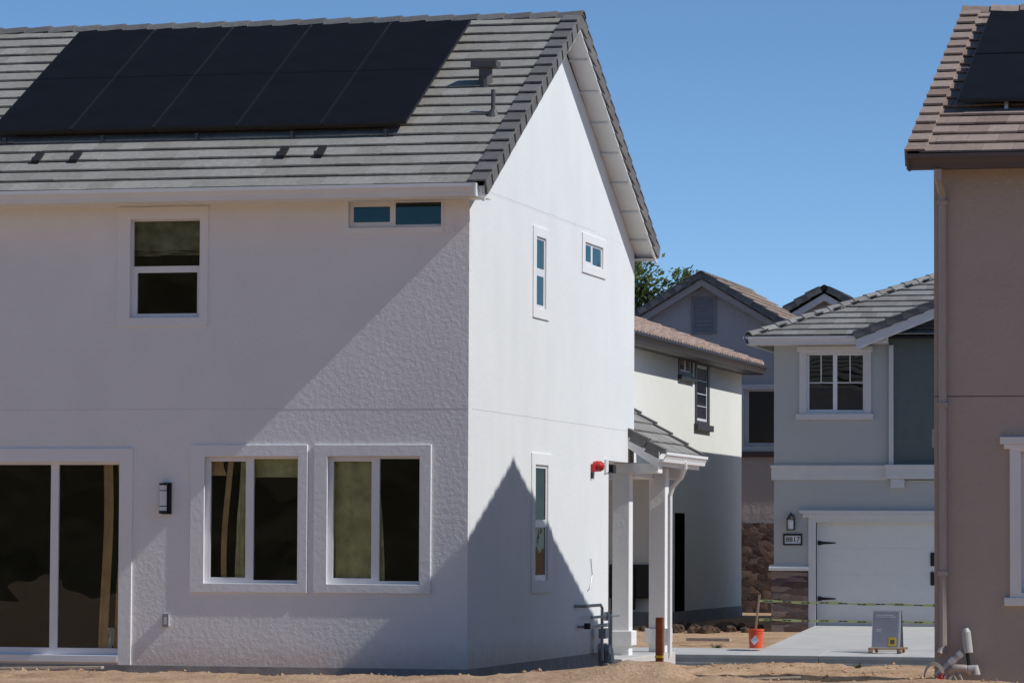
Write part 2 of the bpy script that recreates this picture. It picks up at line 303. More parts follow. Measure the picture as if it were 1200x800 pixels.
def rakes(b, O, U, H, pitch, n, e, side, w=.19, drop=.17, th=.022, lift=.064, out=.033):
    """L shaped rake tiles; side = +1/-1 along U where the roof ends (at O)"""
    O, U, H = Vector(O), Vector(U), Vector(H); up = (H+Vector((0, 0, pitch))).normalized(); N = U.cross(up); N = N if N.z > 0 else -N
    for i in range(n):
        s0 = i*e-.035; s1 = (i+1)*e+.04; j = random.uniform(-.004, .004); l0 = lift+j; l1 = lift-.04
        def P(u, s, nn): return O+U*(side*u)+up*s+N*nn
        b.hexa([P(-w, s0, l0), P(out, s0, l0), P(out, s1, l1), P(-w, s1, l1), P(-w, s0, l0+th), P(out, s0, l0+th), P(out, s1, l1+th), P(-w, s1, l1+th)])
        o2 = out-.02
        b.hexa([P(out-th, s0, l0-drop), P(out, s0, l0-drop), P(o2, s1, l1-drop), P(o2-th, s1, l1-drop), P(out-th, s0, l0-.001), P(out, s0, l0-.001), P(o2, s1, l1-.001), P(o2-th, s1, l1-.001)])
def caps(b, A, B, ln=.36, w=.15, hgt=.075, lift=.03):
    """ridge or hip caps from A to B"""
    A, B = Vector(A), Vector(B); L = (B-A).length; d = (B-A)/L; s = d.cross(Vector((0, 0, 1))).normalized(); n = s.cross(d); n = n if n.z > 0 else -n
    k = int(L/ln)+1
    for i in range(k):
        a = A+d*(i*L/k-.02); c = A+d*((i+1)*L/k+.03); l0 = lift+random.uniform(0, .006)+.022; l1 = lift
        ring = lambda p, l: [p-s*w+n*(l-hgt), p-s*w*.55+n*(l-.012), p-s*.045+n*(l+.012), p+s*.045+n*(l+.012), p+s*w*.55+n*(l-.012), p+s*w+n*(l-hgt)]
        r0, r1 = ring(a, l0), ring(c, l1)
        ri = [q-n*.02 for q in r0]; V0 = [b.v(q) for q in r0]; V1 = [b.v(q) for q in r1]; VI = [b.v(q) for q in ri]
        for q in range(5): b.b.faces.new([V0[q], V0[q+1], V1[q+1], V1[q]]); b.b.faces.new([VI[q], VI[q+1], V0[q+1], V0[q]])
def gutter(b, axis, a0, a1, c, ztop, hgt, dep, sgn):
    """K style gutter running along axis; outer face at c, house at c - sgn*dep"""
    pr = [(0, 0), (0, -hgt*.28), (-.3, -hgt*.45), (-.34, -hgt*.62), (-.28*1.2, -hgt*.7), (-.42, -hgt), (-1, -hgt), (-1, 0), (-.93, 0), (-.93, -hgt*.9), (-.47, -hgt*.9), (-.1, -hgt*.3), (-.07, -.012), (-.07, 0)]
    mk = lambda q: (a0, c+sgn*q[0]*dep, ztop+q[1]) if axis == 'x' else (c+sgn*q[0]*dep, a0, ztop+q[1])
    b.prism([mk(q) for q in pr], (a1-a0, 0, 0) if axis == 'x' else (0, a1-a0, 0))

# ---------------------------------------------------------------- setting
def lerp_tab(t, x):
    if x <= t[0][0]: return t[0][1]
    for (a, b), (c, d) in zip(t, t[1:]):
        if x <= c: return b+(d-b)*(x-a)/(c-a)
    return t[-1][1]
TY = [(-60, .0), (-6, .0), (-3.2, .0), (-1.6, -.16), (-.4, -.12), (2, -.17), (5, -.27), (7, -.33), (8.6, -.27), (10.2, -.24), (12, -.42), (18, -.8), (26.4, -.84), (26.7, -.72), (28, -.60), (34, -.34), (50, -.25), (80, -.2)]
TX = [(-6, 0.02), (.6, .06), (1.6, .09), (2.4, .17), (2.8, .27), (3.25, .24), (3.5, .10), (4.3, .045), (5.4, .06), (6.2, .09), (7, .07)]
def gh(x, y):
    z = lerp_tab(TY, y)
    z += lerp_tab(TX, x)*math.exp(-((y+3.95)/.55)**2)
    if -8 < y < 30:
        k = 1 if y < 12 else .6
        z += k*(.05*(noise.noise(Vector((x*.7, y*.45, 1)))) + .035*noise.noise(Vector((x*2.1, y*1.6, 5))) + .022*noise.noise(Vector((x*6, y*5, 2)))+.022*abs(noise.noise(Vector((x*9, y*8, 8)))))
        if y > 26.4: z -= .02
    return z
def axis_pts(lo, hi, step, far, r=1.25):
    a = []; x = lo
    while x <= hi+1e-6: a.append(x); x += step
    d = step
    while a[-1] < far: d = min(d*r, 60); a.append(a[-1]+d)
    d = step
    while a[0] > -far: d = min(d*r, 60); a.insert(0, a[0]-d)
    return a
def ground():
    X = axis_pts(-8, 8, .07, 900); Y = axis_pts(-6, 12, .08, 900)
    b = bmesh.new(); g = [[b.verts.new((x, y, gh(x, y))) for y in Y] for x in X]
    for i in range(len(X)-1):
        for j in range(len(Y)-1): b.faces.new([g[i][j], g[i+1][j], g[i+1][j+1], g[i][j+1]])
    me = bpy.data.meshes.new('ground'); b.to_mesh(me); b.free(); me.materials.append(M['dirt'])
    for p in me.polygons: p.use_smooth = True
    o = bpy.data.objects.new('ground', me); C.objects.link(o); tag(o, kind='structure')
ground()
def added_hill():  # unseen hill added behind the camera to shape window reflections and fill
    b = MB(); n = 60
    rows = []
    for i in range(n+1):
        x = -150+i*5; rows.append([(x, -62, -.3), (x, -68, 2.5+.5*math.sin(i*.9)), (x, -80, 7.0+.8*math.sin(i*.5)), (x, -96, (15.2 if x < -34 else 12.9)+.25*math.sin(i*.7)), (x, -140, 15 if x < -34 else 12.9)])
    for i in range(n):
        for j in range(4): b.face([rows[i][j], rows[i+1][j], rows[i+1][j+1], rows[i][j+1]])
    o = b.build('added_hill', 'added_hill', smooth=True); tag(o, kind='structure')
added_hill()
b = MB(); b.box(-60, 60, 17, 26.29, -.9, -.785); tag(b.build('road', 'asphalt'), kind='structure')
b = MB()
x = -60
while x < 60:       # pavement bays with the kerb as its front edge
    b.prism([(x, 26.66, -.606), (x, 28.0, -.52), (x, 28.0, -.8), (x, 26.66, -.9)], (1.49, 0, 0)); x += 1.5
tag(b.build('pavement', 'concrete', bevel=.006), kind='structure')
b = MB(); x = -60
while x < 60: b.prism([(x, 26.3, -.8), (x, 26.32, -.765), (x, 26.46, -.74), (x, 26.50, -.66), (x, 26.54, -.612), (x, 26.65, -.606), (x, 26.65, -.9), (x, 26.3, -.9)], (2.99, 0, 0)); x += 3
tag(b.build('kerb', 'kerbm', bevel=.004), kind='structure')
b = MB()
for xa, xb in ((-1.3, 4.1),):
    for ya, yb in ((28.01, 31.05), (31.07, 34.12)):
        za, zb = -.515+(ya-28)*.05, -.515+(yb-28)*.05
        b.hexa([(xa, ya, za-.2), (xb, ya, za-.2), (xb, yb, zb-.2), (xa, yb, zb-.2), (xa, ya, za), (xb, ya, za), (xb, yb, zb), (xa, yb, zb)])
tag(b.build('driveway', 'concrete', bevel=.006), kind='structure')

# ---------------------------------------------------------------- white house
W = thing('white_house', (0, 0, -.12), 'large white stucco house with grey tile roof and black solar panels, nearest on the left', 'house')
GZ = 5.6
mf, ms = FR(0), RT(0)
fh = [(-7.6, -4.37, .11, 2.47), (-3.31, -2.09, .98, 2.55), (-1.76, -.57, .98, 2.55), (-4.29, -3.36, 4.20, 5.44), (-1.51, -.33, 5.26, 5.60)]
sh = [(3.40, 4.13, 1.01, 2.51), (3.41, 3.97, 4.50, 5.44), (6.27, 7.42, 5.27, 5.59)]
b = MB(); b.plate(mf, -10, 0, 0, 5.75, -.18, 0, fh)
b.build('wall', 'white', W); b = MB(); b.plate(ms, .18, 7.7, 0, 5.75, -.18, 0, sh); b.plate(ms, 7.7, 9.6, 2.65, 5.75, -.18, 0, [(6.27, 7.42, 5.27, 5.59)])
pt = .53
b.prism([(-.18, 0, 5.751), (-.18, 9.6, 5.751), (-.18, 9.6, 5.82), (-.18, 4.66, 8.22), (-.18, 0, 5.85)], (.18, 0, 0))
b.box(-10, -.181, 9.42, 9.6, 2.65, 5.75); b.box(-10, -1.6, 9.42, 9.6, 0, 2.65); b.box(-10, -9.82, .18, 9.42, 0, 5.75)
b.box(-1.6, 0, 7.7, 7.88, 0, 2.65); b.box(-1.78, -1.6, 7.7, 9.42, 0, 2.65); b.box(-1.6, -.18, 7.88, 9.42, 2.65, 2.75)
b.prism([(-10, 0, 5.75), (-10, 9.6, 5.75), (-10, 9.6, 5.82), (-10, 4.66, 8.22), (-10, 0, 5.85)], (.18, 0, 0))
b.build('wall', 'whites', W)
# joints (reveal screed lines)
b = MB(); b.box(-10, .002, -.002, .001, 3.098, 3.106); b.box(-.001, .002, .19, 9.6, 3.098, 3.106); b.box(-.001, .002, .3, 7.0, 5.775, 5.780)
b.build('control_joint', plain('joint_grey', (.66, .65, .65), .9), W)
b = MB(); b.box(-10.0, .015, -.012, 7.7, -.4, 0); b.build('foundation', 'slab', W); MB().box(-1.6, .24, 7.71, 11.5, -.45, -.10).build('porch_slab', 'concrete', W, bevel=.01)
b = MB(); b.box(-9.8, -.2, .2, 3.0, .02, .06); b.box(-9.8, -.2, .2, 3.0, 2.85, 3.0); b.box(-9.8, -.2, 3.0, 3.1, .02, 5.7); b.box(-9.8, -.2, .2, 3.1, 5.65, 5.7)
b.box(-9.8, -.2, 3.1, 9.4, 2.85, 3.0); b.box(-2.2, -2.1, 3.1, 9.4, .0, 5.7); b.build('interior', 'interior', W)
# windows, front
def fw(u0, u1, m_, trim):
    window(mf, W, (u0, u1, .98, 2.55), [(u0+.075, m_-.05, 1.07, 2.47), (m_+.05, u1-.045, 1.04, 2.50)], trim, (u0+.02, u1-.02, 1.0, 2.53), proud=.026, rec=.055, gdp=.03)
fw(-3.31, -2.09, -2.74, (-3.47, -1.99, .89, 2.67)); fw(-1.76, -.57, -1.16, (-1.91, -.45, .89, 2.67))
window(mf, W, (-4.29, -3.36, 4.20, 5.44), [(-4.25, -3.40, 4.85, 5.40), (-4.20, -3.43, 4.27, 4.77)], (-4.44, -3.27, 4.11, 5.57), (-4.27, -3.38, 4.22, 5.42), proud=.018, rec=.05, gdp=.025)
window(mf, W, (-1.51, -.33, 5.26, 5.60), [(-1.455, -1.0, 5.345, 5.53), (-.93, -.365, 5.31, 5.575)], (-1.57, -.32, 5.20, 5.605), (-1.50, -.345, 5.275, 5.59), proud=.014, rec=.05, gm='gsky')
# sliding door
d = MB().plate(mf, -7.6, -4.37, .11, 2.47, -.10, -.05, [(-7.5, -6.5, .2, 2.43), (-6.4, -5.29, .2, 2.43), (-5.19, -4.40, .2, 2.43)]).build('sliding_door', 'vinyl', W, bevel=.004)
g = MB()
for q in ((-7.51, -6.49), (-6.41, -5.28), (-5.2, -4.39)): g.mbox(mf, q[0], q[1], -.09, -.084, .19, 2.44)
g.build('pane', 'glass', d)
MB().plate(mf, -7.8, -4.21, .0, 2.63, -.004, .026, [(-7.6, -4.38, -.2, 2.46)]).build('trim', 'trimst', d, bevel=.006)
MB().mbox(mf, -7.6, -4.38, -.12, .03, .03, .115).build('threshold', 'vinyl', d, bevel=.006)
# windows, side
window(ms, W, (3.40, 4.13, 1.01, 2.51), [(3.46, 4.07, 1.80, 2.46), (3.50, 4.05, 1.09, 1.70)], (3.22, 4.34, .86, 2.65), (3.41, 4.12, 1.02, 2.50), proud=.03, rec=.05, gm='glow')
window(ms, W, (3.41, 3.97, 4.50, 5.44), [(3.46, 3.92, 5.03, 5.40), (3.49, 3.90, 4.56, 4.93)], (3.26, 4.14, 4.38, 5.56), (3.42, 3.96, 4.51, 5.43), proud=.03, rec=.05, gm='gsky')
window(ms, W, (6.27, 7.42, 5.27, 5.59), [(6.35, 6.72, 5.33, 5.55), (6.82, 7.36, 5.31, 5.55)], (6.12, 7.60, 5.16, 5.70), (6.28, 7.41, 5.28, 5.58), proud=.03, rec=.05, gm='gsky')
# roof
YE, ZE, YR = -.45, 5.74, 4.66; ph = pt; OX = .30
ZR = ZE+ph*(YR-YE); YB = 2*YR-YE
deck = MB()
deck.prism([(-10.3, YE, ZE-.02), (-10.3, YR, ZR-.02), (-10.3, YB, ZE-.02), (-10.3, YB, ZE-.09), (-10.3, YR, ZR-.09), (-10.3, YE, ZE-.09)], (10.3+OX-.03, 0, 0))
RF = deck.build('roof', 'dark', W)
b = MB(); nC = 18; e = math.hypot(YR-YE, ZR-ZE)/nC
rg = lambda h: (-10.3, OX-.12)
tiles(b, (0, YE, ZE-.02), (1, 0, 0), (0, 1, 0), ph, nC, e, rg)
tiles(b, (0, YB, ZE-.02), (1, 0, 0), (0, -1, 0), ph, nC, e, rg)
b.build('roof_tile', 'tile', RF, merge=False)
b = MB(); rakes(b, (OX, YE, ZE-.02), (1, 0, 0), (0, 1, 0), ph, nC, e, 1); rakes(b, (OX, YB, ZE-.02), (1, 0, 0), (0, -1, 0), ph, nC, e, 1)
b.build('rake_tile', 'raketile', RF, merge=False)
b = MB(); caps(b, (OX+.03, YR, ZR-.012), (-10.3, YR, ZR-.012)); b.build('ridge_cap', 'raketile', RF, merge=False)
# rake fascia boards and soffit
b = MB()
for sg, y0 in ((1, YE), (-1, YB)):
    b.prism([(OX-.03, y0, ZE-.03), (OX-.03, YR, ZR-.03), (OX-.03, YR, ZR-.21), (OX-.03, y0, ZE-.21)], (.028, 0, 0))
b.build('rake_fascia', 'paint', W, merge=False)
b = MB()
for sg, y0 in ((1, YE), (-1, YB)):
    b.prism([(.002, y0, ZE-.155), (.002, YR, ZR-.155), (.002, YR, ZR-.13), (.002, y0, ZE-.13)], (OX-.034, 0, 0))
b.box(-10, OX-.03, YE+.02, 0, 5.585, 5.60); b.box(-10, OX-.03, 9.6, YB-.02, 5.585, 5.60)
sf = b.build('soffit', 'paint', W, merge=False)
b = MB()
for k in range(1, 8):
    y = YR+k*.66; z = ZE+ph*(YB-y)-.155; b.box(.002, OX-.034, y-.02, y+.02, z-.03, z)
b.build('lookout', 'paint', sf, merge=False)
b = MB(); b.box(-10.3, OX-.031, YE-.01, YE+.015, ZE-.17, ZE-.03); b.box(-10.3, OX-.031, YB-.015, YB+.01, ZE-.17, ZE-.03)
b.build('fascia', 'paint', W, merge=False)
b = MB(); gutter(b, 'x', -10.3, .21, YE-.13, 5.735, .15, .12, -1); gutter(b, 'x', -10.3, .2, YB+.13, 5.735, .15, .12, 1); b.box(.19, .225, YE-.132, YE-.012, 5.58, 5.738)
b.build('gutter', 'paint', W, bevel=.003)
# vents
def onroof(x, y, n=0): s = math.sqrt(1+ph*ph); return Vector((x, y-n*ph/s, ZE-.02+ph*(y-YE)+n/s))
b = MB(); p = onroof(-.09, 1.50); b.tube([p, p+Vector((0, 0, .34))], .028, 12); b.tube([p-Vector((0, 0, .02)), p+Vector((0, 0, .09))], [.11, .04], 12); b.build('vent_pipe', 'vent', RF)
b = MB(); p = onroof(-.42, 2.42); b.tube([p-Vector((0, 0, .03)), p+Vector((0, 0, .26))], [.10, .075], 14); b.tube([p+Vector((0, 0, .10)), p+Vector((0, 0, .24)), p+Vector((0, 0, .28))], [.085, .085, .075], 14)
b.box(p.x-.17, p.x+.17, p.y-.12, p.y+.12, p.z+.24, p.z+.33); b.build('vent_hood', 'vent', RF, bevel=.01)
b = MB()
for x in (-5.64, -5.14, -2.46, -1.98):
    p, q = onroof(x, .32, .045), onroof(x, .53, .07); b.hexa([p+Vector((-.05, 0, 0)), p+Vector((.05, 0, 0)), q+Vector((.05, 0, 0)), q+Vector((-.05, 0, 0)), p+Vector((-.05, 0, .035)), p+Vector((.05, 0, .035)), q+Vector((.05, 0, .035)), q+Vector((-.05, 0, .035))])
b.build('tile_vent', 'dark', RF)
# porch at the back corner
P = MB(); pr = .66
O = (.45, 9.2, 2.80)
P.prism([(.45, 9.2, 2.74), (.003, 9.2, 2.74+.447*pr), (.003, 9.2, 2.79+.447*pr), (.45, 9.2, 2.79)], (0, .41, 0))
P.prism([(.45, 9.61, 2.74), (-1.4, 9.61, 2.74+1.85*pr), (-1.4, 9.61, 2.79+1.85*pr), (.45, 9.61, 2.79)], (0, 2.7, 0))
pf = P.build('porch_roof', 'dark', W)
b = MB(); tiles(b, (.45, 0, 2.79), (0, 1, 0), (-1, 0, 0), pr, 2, .29, lambda h: (9.2, 9.61)); tiles(b, (.45, 0, 2.79), (0, 1, 0), (-1, 0, 0), pr, 7, .29, lambda h: (9.611, 12.25))
b.build('roof_tile', 'tile', pf, merge=False)
b = MB(); rakes(b, (.45, 9.2, 2.79), (0, 1, 0), (-1, 0, 0), pr, 2, .27, -1, w=.2, drop=.14); b.build('rake_tile', 'raketile', pf, merge=False); b = MB(); rakes(b, (.45, 12.28, 2.79), (0, 1, 0), (-1, 0, 0), pr, 7, .29, 1, w=.2, drop=.14); b.build('rake_tile', 'raketile', pf, merge=False)
b = MB(); b.prism([(.45, 9.18, 2.56), (.003, 9.18, 2.56+.447*pr), (.003, 9.18, 2.72+.447*pr), (.45, 9.18, 2.72)], (0, .03, 0)); b.box(.42, .45, 9.21, 12.25, 2.60, 2.74); b.build('fascia', 'paint', pf)
b = MB(); gutter(b, 'y', 9.15, 12.3, .575, 2.80, .14, .12, 1); b.build('gutter', 'paint', pf)
b = MB(); b.box(-.24, .0, 9.62, 12.2, 2.45, 2.66); b.box(-1.6, .3, 11.55, 11.8, 2.45, 2.66); b.box(-.24, .42, 9.3, 9.6, 2.50, 2.648); b.build('beam', 'trimst', pf, bevel=.01)
for (x0, x1, y0, y1) in ((-.26, -.01, 9.34, 9.59), (-.07, .18, 11.02, 11.27)):
    zb = 2.50 if y0 < 10 else 2.62
    c = MB().box(x0, x1, y0, y1, -.12, zb).build('porch_column', 'trimst', pf, bevel=.012)
    MB().box(x0-.05, x1+.05, y0-.05, y1+.05, .04, .25).build('column_base', 'trimst', c, bevel=.012)
b = MB(); y = 11.0; b.tube([(.52, 10.75, 2.70), (.52, 10.78, 2.60), (.44, 10.9, 2.48), (.30, 10.95, 2.33), (.255, 10.98, 2.2), (.255, 10.98, -.15)], .035, 8); b.build('downspout', 'paint', pf)

# solar panels on the white house: built once, copied
def rot_for(slope): return (math.atan(slope), 0, 0)
PW, PL = 1.083, 1.79
def solar(loc, slope, label, group):
    root = thing('solar_panel', loc, label, 'solar panel', group); root.rotation_euler = rot_for(slope)
    MB().box(-PW/2+.004, PW/2-.004, 0, PL, 0, .035).build('panel_frame', 'pframe', root, bevel=.002, local=True)
    b = MB(); b.box(-PW/2+.016, PW/2-.016, .012, PL-.012, .03, .0375); b.build('panel_glass', 'panel', root, local=True)
    return root
def dup(o, par=None):
    c = o.copy(); C.objects.link(c); c.parent = par
    for ch in o.children: dup(ch, c)
    return c
sp0 = None
ordn = ['rightmost', 'second from the right', 'third from the right', 'fourth from the right', 'leftmost']
for r in range(2):
    for k in range(5):
        s0 = 1.60+r*(PL+.018); yy = YE+s0/math.hypot(1, ph); p = onroof(-1.03-PW/2-k*(PW+.008), yy, .17)
        lab = 'black solar panel, %s of the %s row on the white house roof' % (ordn[k], ['lower', 'upper'][r])
        if sp0 is None: sp0 = solar(p, ph, lab, 'solar panels on the white house roof')
        else: c = dup(sp0); c.location = p; c['label'] = lab
b = MB()
for x in (-6.28, -4.98, -3.74, -2.5, -1.3): # mounting feet under the lower edge
    for yy in (.92, 2.5, 4.0):
        p = onroof(x, yy, .02); b.box(p.x-.02, p.x+.02, p.y-.03, p.y+.03, p.z, p.z+.10)
for yy in (1.15, 2.1, 2.9, 3.9):
    p, q = onroof(-6.55, yy, .075), onroof(-1.2, yy, .075); b.box(p.x, q.x, p.y-.02, p.y+.02, p.z-.02, p.z+.03)
b.build('mounting_rail', 'railm', RF)

# ---------------------------------------------------------------- brown house
BX, BY = 5.95, -3.05
Bh = thing('brown_house', (BX, BY, 0), 'brown stucco house with brown tile roof cut off by the right edge of the photo', 'house')
mb = FR(BY)
b = MB(); b.plate(mb, BX, 16, -.0, 5.6, -.18, 0, [(6.86, 8.1, .98, 2.52)])
b.box(BX, BX+.18, BY+.18, 6.6, 0, 5.6); b.box(BX, 16, 6.6, 6.78, 0, 5.6); b.box(15.82, 16, BY+.18, 6.6, 0, 5.6)
bp_ = .433; BYR, BYE = 1.81, -3.41; BZE = 5.68; BZR = BZE+bp_*(BYR-BYE); BYB = 2*BYR-BYE
for x in (BX, 15.82): b.prism([(x, BY, 5.6), (x, 6.78, 5.6), (x, BYR, BZR-.13)], (.18, 0, 0))
b.build('wall', 'brown', Bh)
b = MB(); b.box(BX-.01, 16.01, BY-.012, 6.79, -.4, .0); b.build('foundation', 'slab', Bh)
b = MB(); b.box(BX, 16, BY-.003, BY+.001, 3.09, 3.10); b.build('control_joint', plain('brown_joint', (.15, .115, .11), .9), Bh)
b = MB(); b.box(BX+.2, 15.8, 0, .1, 0, 5.5); b.box(BX+.2, 15.8, BY+.2, 0, 2.8, 2.9); b.build('interior', 'interior', Bh)
wo = window(mb, Bh, (6.86, 8.1, .98, 2.52), [(6.94, 7.46, 1.06, 2.45), (7.54, 8.04, 1.06, 2.45)], (6.76, 8.2, .92, 2.62), (6.88, 8.08, 1.0, 2.5), proud=.035, rec=.05, tm='paint')
b = MB(); b.mbox(mb, 6.66, 8.3, 0, .07, 2.58, 2.66); b.mbox(mb, 6.70, 8.26, 0, .05, 2.53, 2.58); b.mbox(mb, 6.70, 8.26, 0, .06, .86, .95); b.build('cornice', 'paint', wo, bevel=.008)
deck = MB(); bx0 = 5.72
deck.prism([(bx0+.03, BYE, BZE-.02), (bx0+.03, BYR, BZR-.02), (bx0+.03, BYB, BZE-.02), (bx0+.03, BYB, BZE-.09), (bx0+.03, BYR, BZR-.09), (bx0+.03, BYE, BZE-.09)], (10.6, 0, 0))
BR = deck.build('roof', 'dark', Bh)
nB = 17; eB = math.hypot(BYR-BYE, BZR-BZE)/nB
b = MB(); rg = lambda h: (bx0+.12, 16.3)
tiles(b, (0, BYE, BZE-.02), (1, 0, 0), (0, 1, 0), bp_, nB, eB, rg); tiles(b, (0, BYB, BZE-.02), (1, 0, 0), (0, -1, 0), bp_, nB, eB, rg)
b.build('roof_tile', 'btile', BR, merge=False)
b = MB(); rakes(b, (bx0, BYE, BZE-.02), (1, 0, 0), (0, 1, 0), bp_, nB, eB, -1); rakes(b, (bx0, BYB, BZE-.02), (1, 0, 0), (0, -1, 0), bp_, nB, eB, -1)
b.build('rake_tile', 'btile', BR, merge=False)
b = MB(); caps(b, (bx0-.02, BYR, BZR-.0), (16.3, BYR, BZR-.0)); b.build('ridge_cap', 'btile', BR, merge=False)
b = MB()
for y0 in (BYE, BYB): b.prism([(bx0, y0, BZE-.03), (bx0, BYR, BZR-.03), (bx0, BYR, BZR-.19), (bx0, y0, BZE-.19)], (.03, 0, 0))
b.box(bx0+.03, 16.3, BYE+.01, BY, 5.55, 5.565); b.box(bx0+.03, 16.3, BYE-.01, BYE+.01, 5.5, 5.66); b.build('fascia', 'browntrim', Bh)
b = MB(); gutter(b, 'x', bx0+.02, 16.3, BYE-.13, 5.665, .16, .12, -1); b.box(bx0, bx0+.021, BYE-.13, BYE-.01, 5.5, 5.668); b.build('gutter', 'browntrim', Bh)
b = MB(); b.tube([(6.05, BYE-.07, 5.5), (6.05, BYE-.07, 5.42), (6.05, BY-.05, 5.25), (6.05, BY-.05, .42), (6.02, BY-.1, .34)], .042, 8)
dsp = b.build('downspout', 'brownpipe', Bh)
b = MB()
for z in (5.17, 3.0, 1.2): b.box(6.0, 6.105, BY-.105, BY, z-.025, z+.025)
b.build('strap', 'brownpipe', dsp)
MB().box(5.915, 5.95, BY+.1, BY+.2, 2.55, 2.75).build('junction_box', 'pvc', Bh, bevel=.005)
def onb(x, y, n=0): s = math.sqrt(1+bp_*bp_); return Vector((x, y-n*bp_/s, BZE-.02+bp_*(y-BYE)+n/s))
for r in range(2):
    for k in range(2):
        s0 = 1.42+r*1.83; yy = BYE+s0/math.hypot(1, bp_)
        c = dup(sp0); c.rotation_euler = rot_for(bp_); c.location = onb(6.09+PW/2+k*1.089, yy, .15); c['group'] = 'solar panels on the brown house roof'
        c['label'] = 'black solar panel, %s of the %s row on the brown house roof' % (['leftmost', 'second from the left'][k], ['lower', 'upper'][r])
b = MB()
for x in (6.62, 7.8):
    for yy in (-2.0, .5): p = onb(x, yy, .02); b.box(p.x-.02, p.x+.02, p.y-.03, p.y+.03, p.z, p.z+.14)
b.build('mounting_foot', 'alu', BR)

# ---------------------------------------------------------------- pale blue house
X0, Y0, ZG = -2.17, 34.2, -.35
Q = thing('pale_blue_house', (X0, Y0, ZG), 'pale blue house with white garage door, stone base and dark green gable panel', 'house')
mq = FR(Y0)
b = MB(); b.plate(mq, X0, .26, ZG, 5.7, -.2, 0, [(-1.3, 6, -1, 1.96), (-1.5, -.24, 4.22, 5.48)])
b.plate(mq, .36, 6.4, ZG, 2.82, -.2, 0, [(-1.3, 3.6, -1, 1.96)]); b.plate(mq, .26, .36, ZG, 2.82, -.2, 0, [(-1.3, 3.6, -1, 1.96)])
b.box(X0, X0+.2, Y0+.2, 46, ZG, 5.7); b.box(X0, 6.4, 46, 46.2, ZG, 5.7); b.box(6.2, 6.4, Y0+.2, 46, ZG, 5.7)
b.build('wall', 'blue', Q)
b = MB(); b.box(.26, 6.2, Y0-.06, Y0+.14, 2.9, 5.85); b.prism([(.1, Y0-.06, 5.85), (5.9, Y0-.06, 5.85), (3.0, Y0-.06, 6.95)], (0, .2, 0)); b.build('gable_panel', 'siding', Q)
b = MB(); b.box(.26, .355, Y0-.10, Y0-.001, 3.14, 5.62); b.build('corner_board', 'offwhite', Q)
b = MB(); b.box(X0-.05, .22, Y0-.05, Y0, 2.82, 3.13); b.box(X0-.07, .22, Y0-.07, Y0, 3.07, 3.13); b.box(.2, 6.4, Y0-.18, Y0-.0, 2.84, 3.13); b.box(.18, 6.42, Y0-.2, Y0-.06, 3.07, 3.14)
b.box(.3, .58, Y0-.16, Y0, 2.66, 2.838); b.build('belt_trim', 'offwhite', Q, bevel=.01)
wq = window(mq, Q, (-1.5, -.24, 4.22, 5.48), [(-1.43, -.93, 4.29, 5.43), (-.84, -.30, 4.28, 5.42)], (-1.63, -.12, 4.12, 5.57), (-1.48, -.26, 4.24, 5.46), proud=.04, rec=.03, tm='offwhite', gm='gdark',
  mull=[(-1.19, -1.17, 4.85, 5.43), (-1.43, -.93, 4.84, 4.86), (-.58, -.56, 4.85, 5.42), (-.84, -.30, 4.84, 4.86)], sill=(-1.7, -.07, 0, .08, 4.08, 4.20))
MB().mbox(mq, -1.68, -.08, 0, .07, 5.50, 5.62).build('cornice', 'offwhite', wq, bevel=.02)
gd = MB(); 
for k in range(4): gd.box(-1.28, 3.58, Y0+.10, Y0+.14, -.24+k*.55+.0012, -.24+(k+1)*.55-.0012)
gd.box(-1.28, 3.58, Y0+.13, Y0+.15, -.24, 1.96)
gd = gd.build('garage_door', 'garage', Q)
for z in (1.51, .35):
    b = MB(); b.box(-1.26, -1.18, Y0+.085, Y0+.1, z-.045, z+.045); b.prism([(-1.18, Y0+.085, z-.03), (-.9, Y0+.085, z-.012), (-.87, Y0+.085, z), (-.9, Y0+.085, z+.012), (-1.18, Y0+.085, z+.03)], (0, .014, 0)); b.build('hinge', 'black', gd)
for z in (1.18, .78): MB().box(1.10, 1.18, Y0+.06, Y0+.1, z-.14, z+.14).build('handle', 'black', gd, bevel=.01)
b = MB(); b.plate(mq, -1.44, 3.75, -.3, 2.06, 0, .05, [(-1.28, 3.6, -1, 1.94)]); b.mbox(mq, -1.55, 3.85, 0, .09, 2.04, 2.12); b.mbox(mq, -1.62, 3.92, 0, .12, 2.12, 2.19); b.build('garage_surround', 'offwhite', Q, bevel=.01)
b = MB(); b.box(X0-.04, -1.45, Y0-.07, Y0+.5, ZG-.1, .93); b.build('stone_base', 'stone', Q)
b = MB(); b.prism([(X0-.09, Y0-.12, .93), (X0-.09, Y0-.12, .99), (X0-.09, Y0, 1.05), (X0-.09, Y0+.02, .93)], (.83, 0, 0)); b.build('stone_cap', 'offwhite', Q)
b = MB(); b.plate(mq, -1.97, -1.57, 1.46, 1.70, 0, .03, [(-1.94, -1.6, 1.49, 1.66)])
pl = b.build('number_plate', 'black', Q)
MB().mbox(mq, -1.945, -1.595, .002, .016, 1.485, 1.665).build('plate_face', 'fixture', pl)
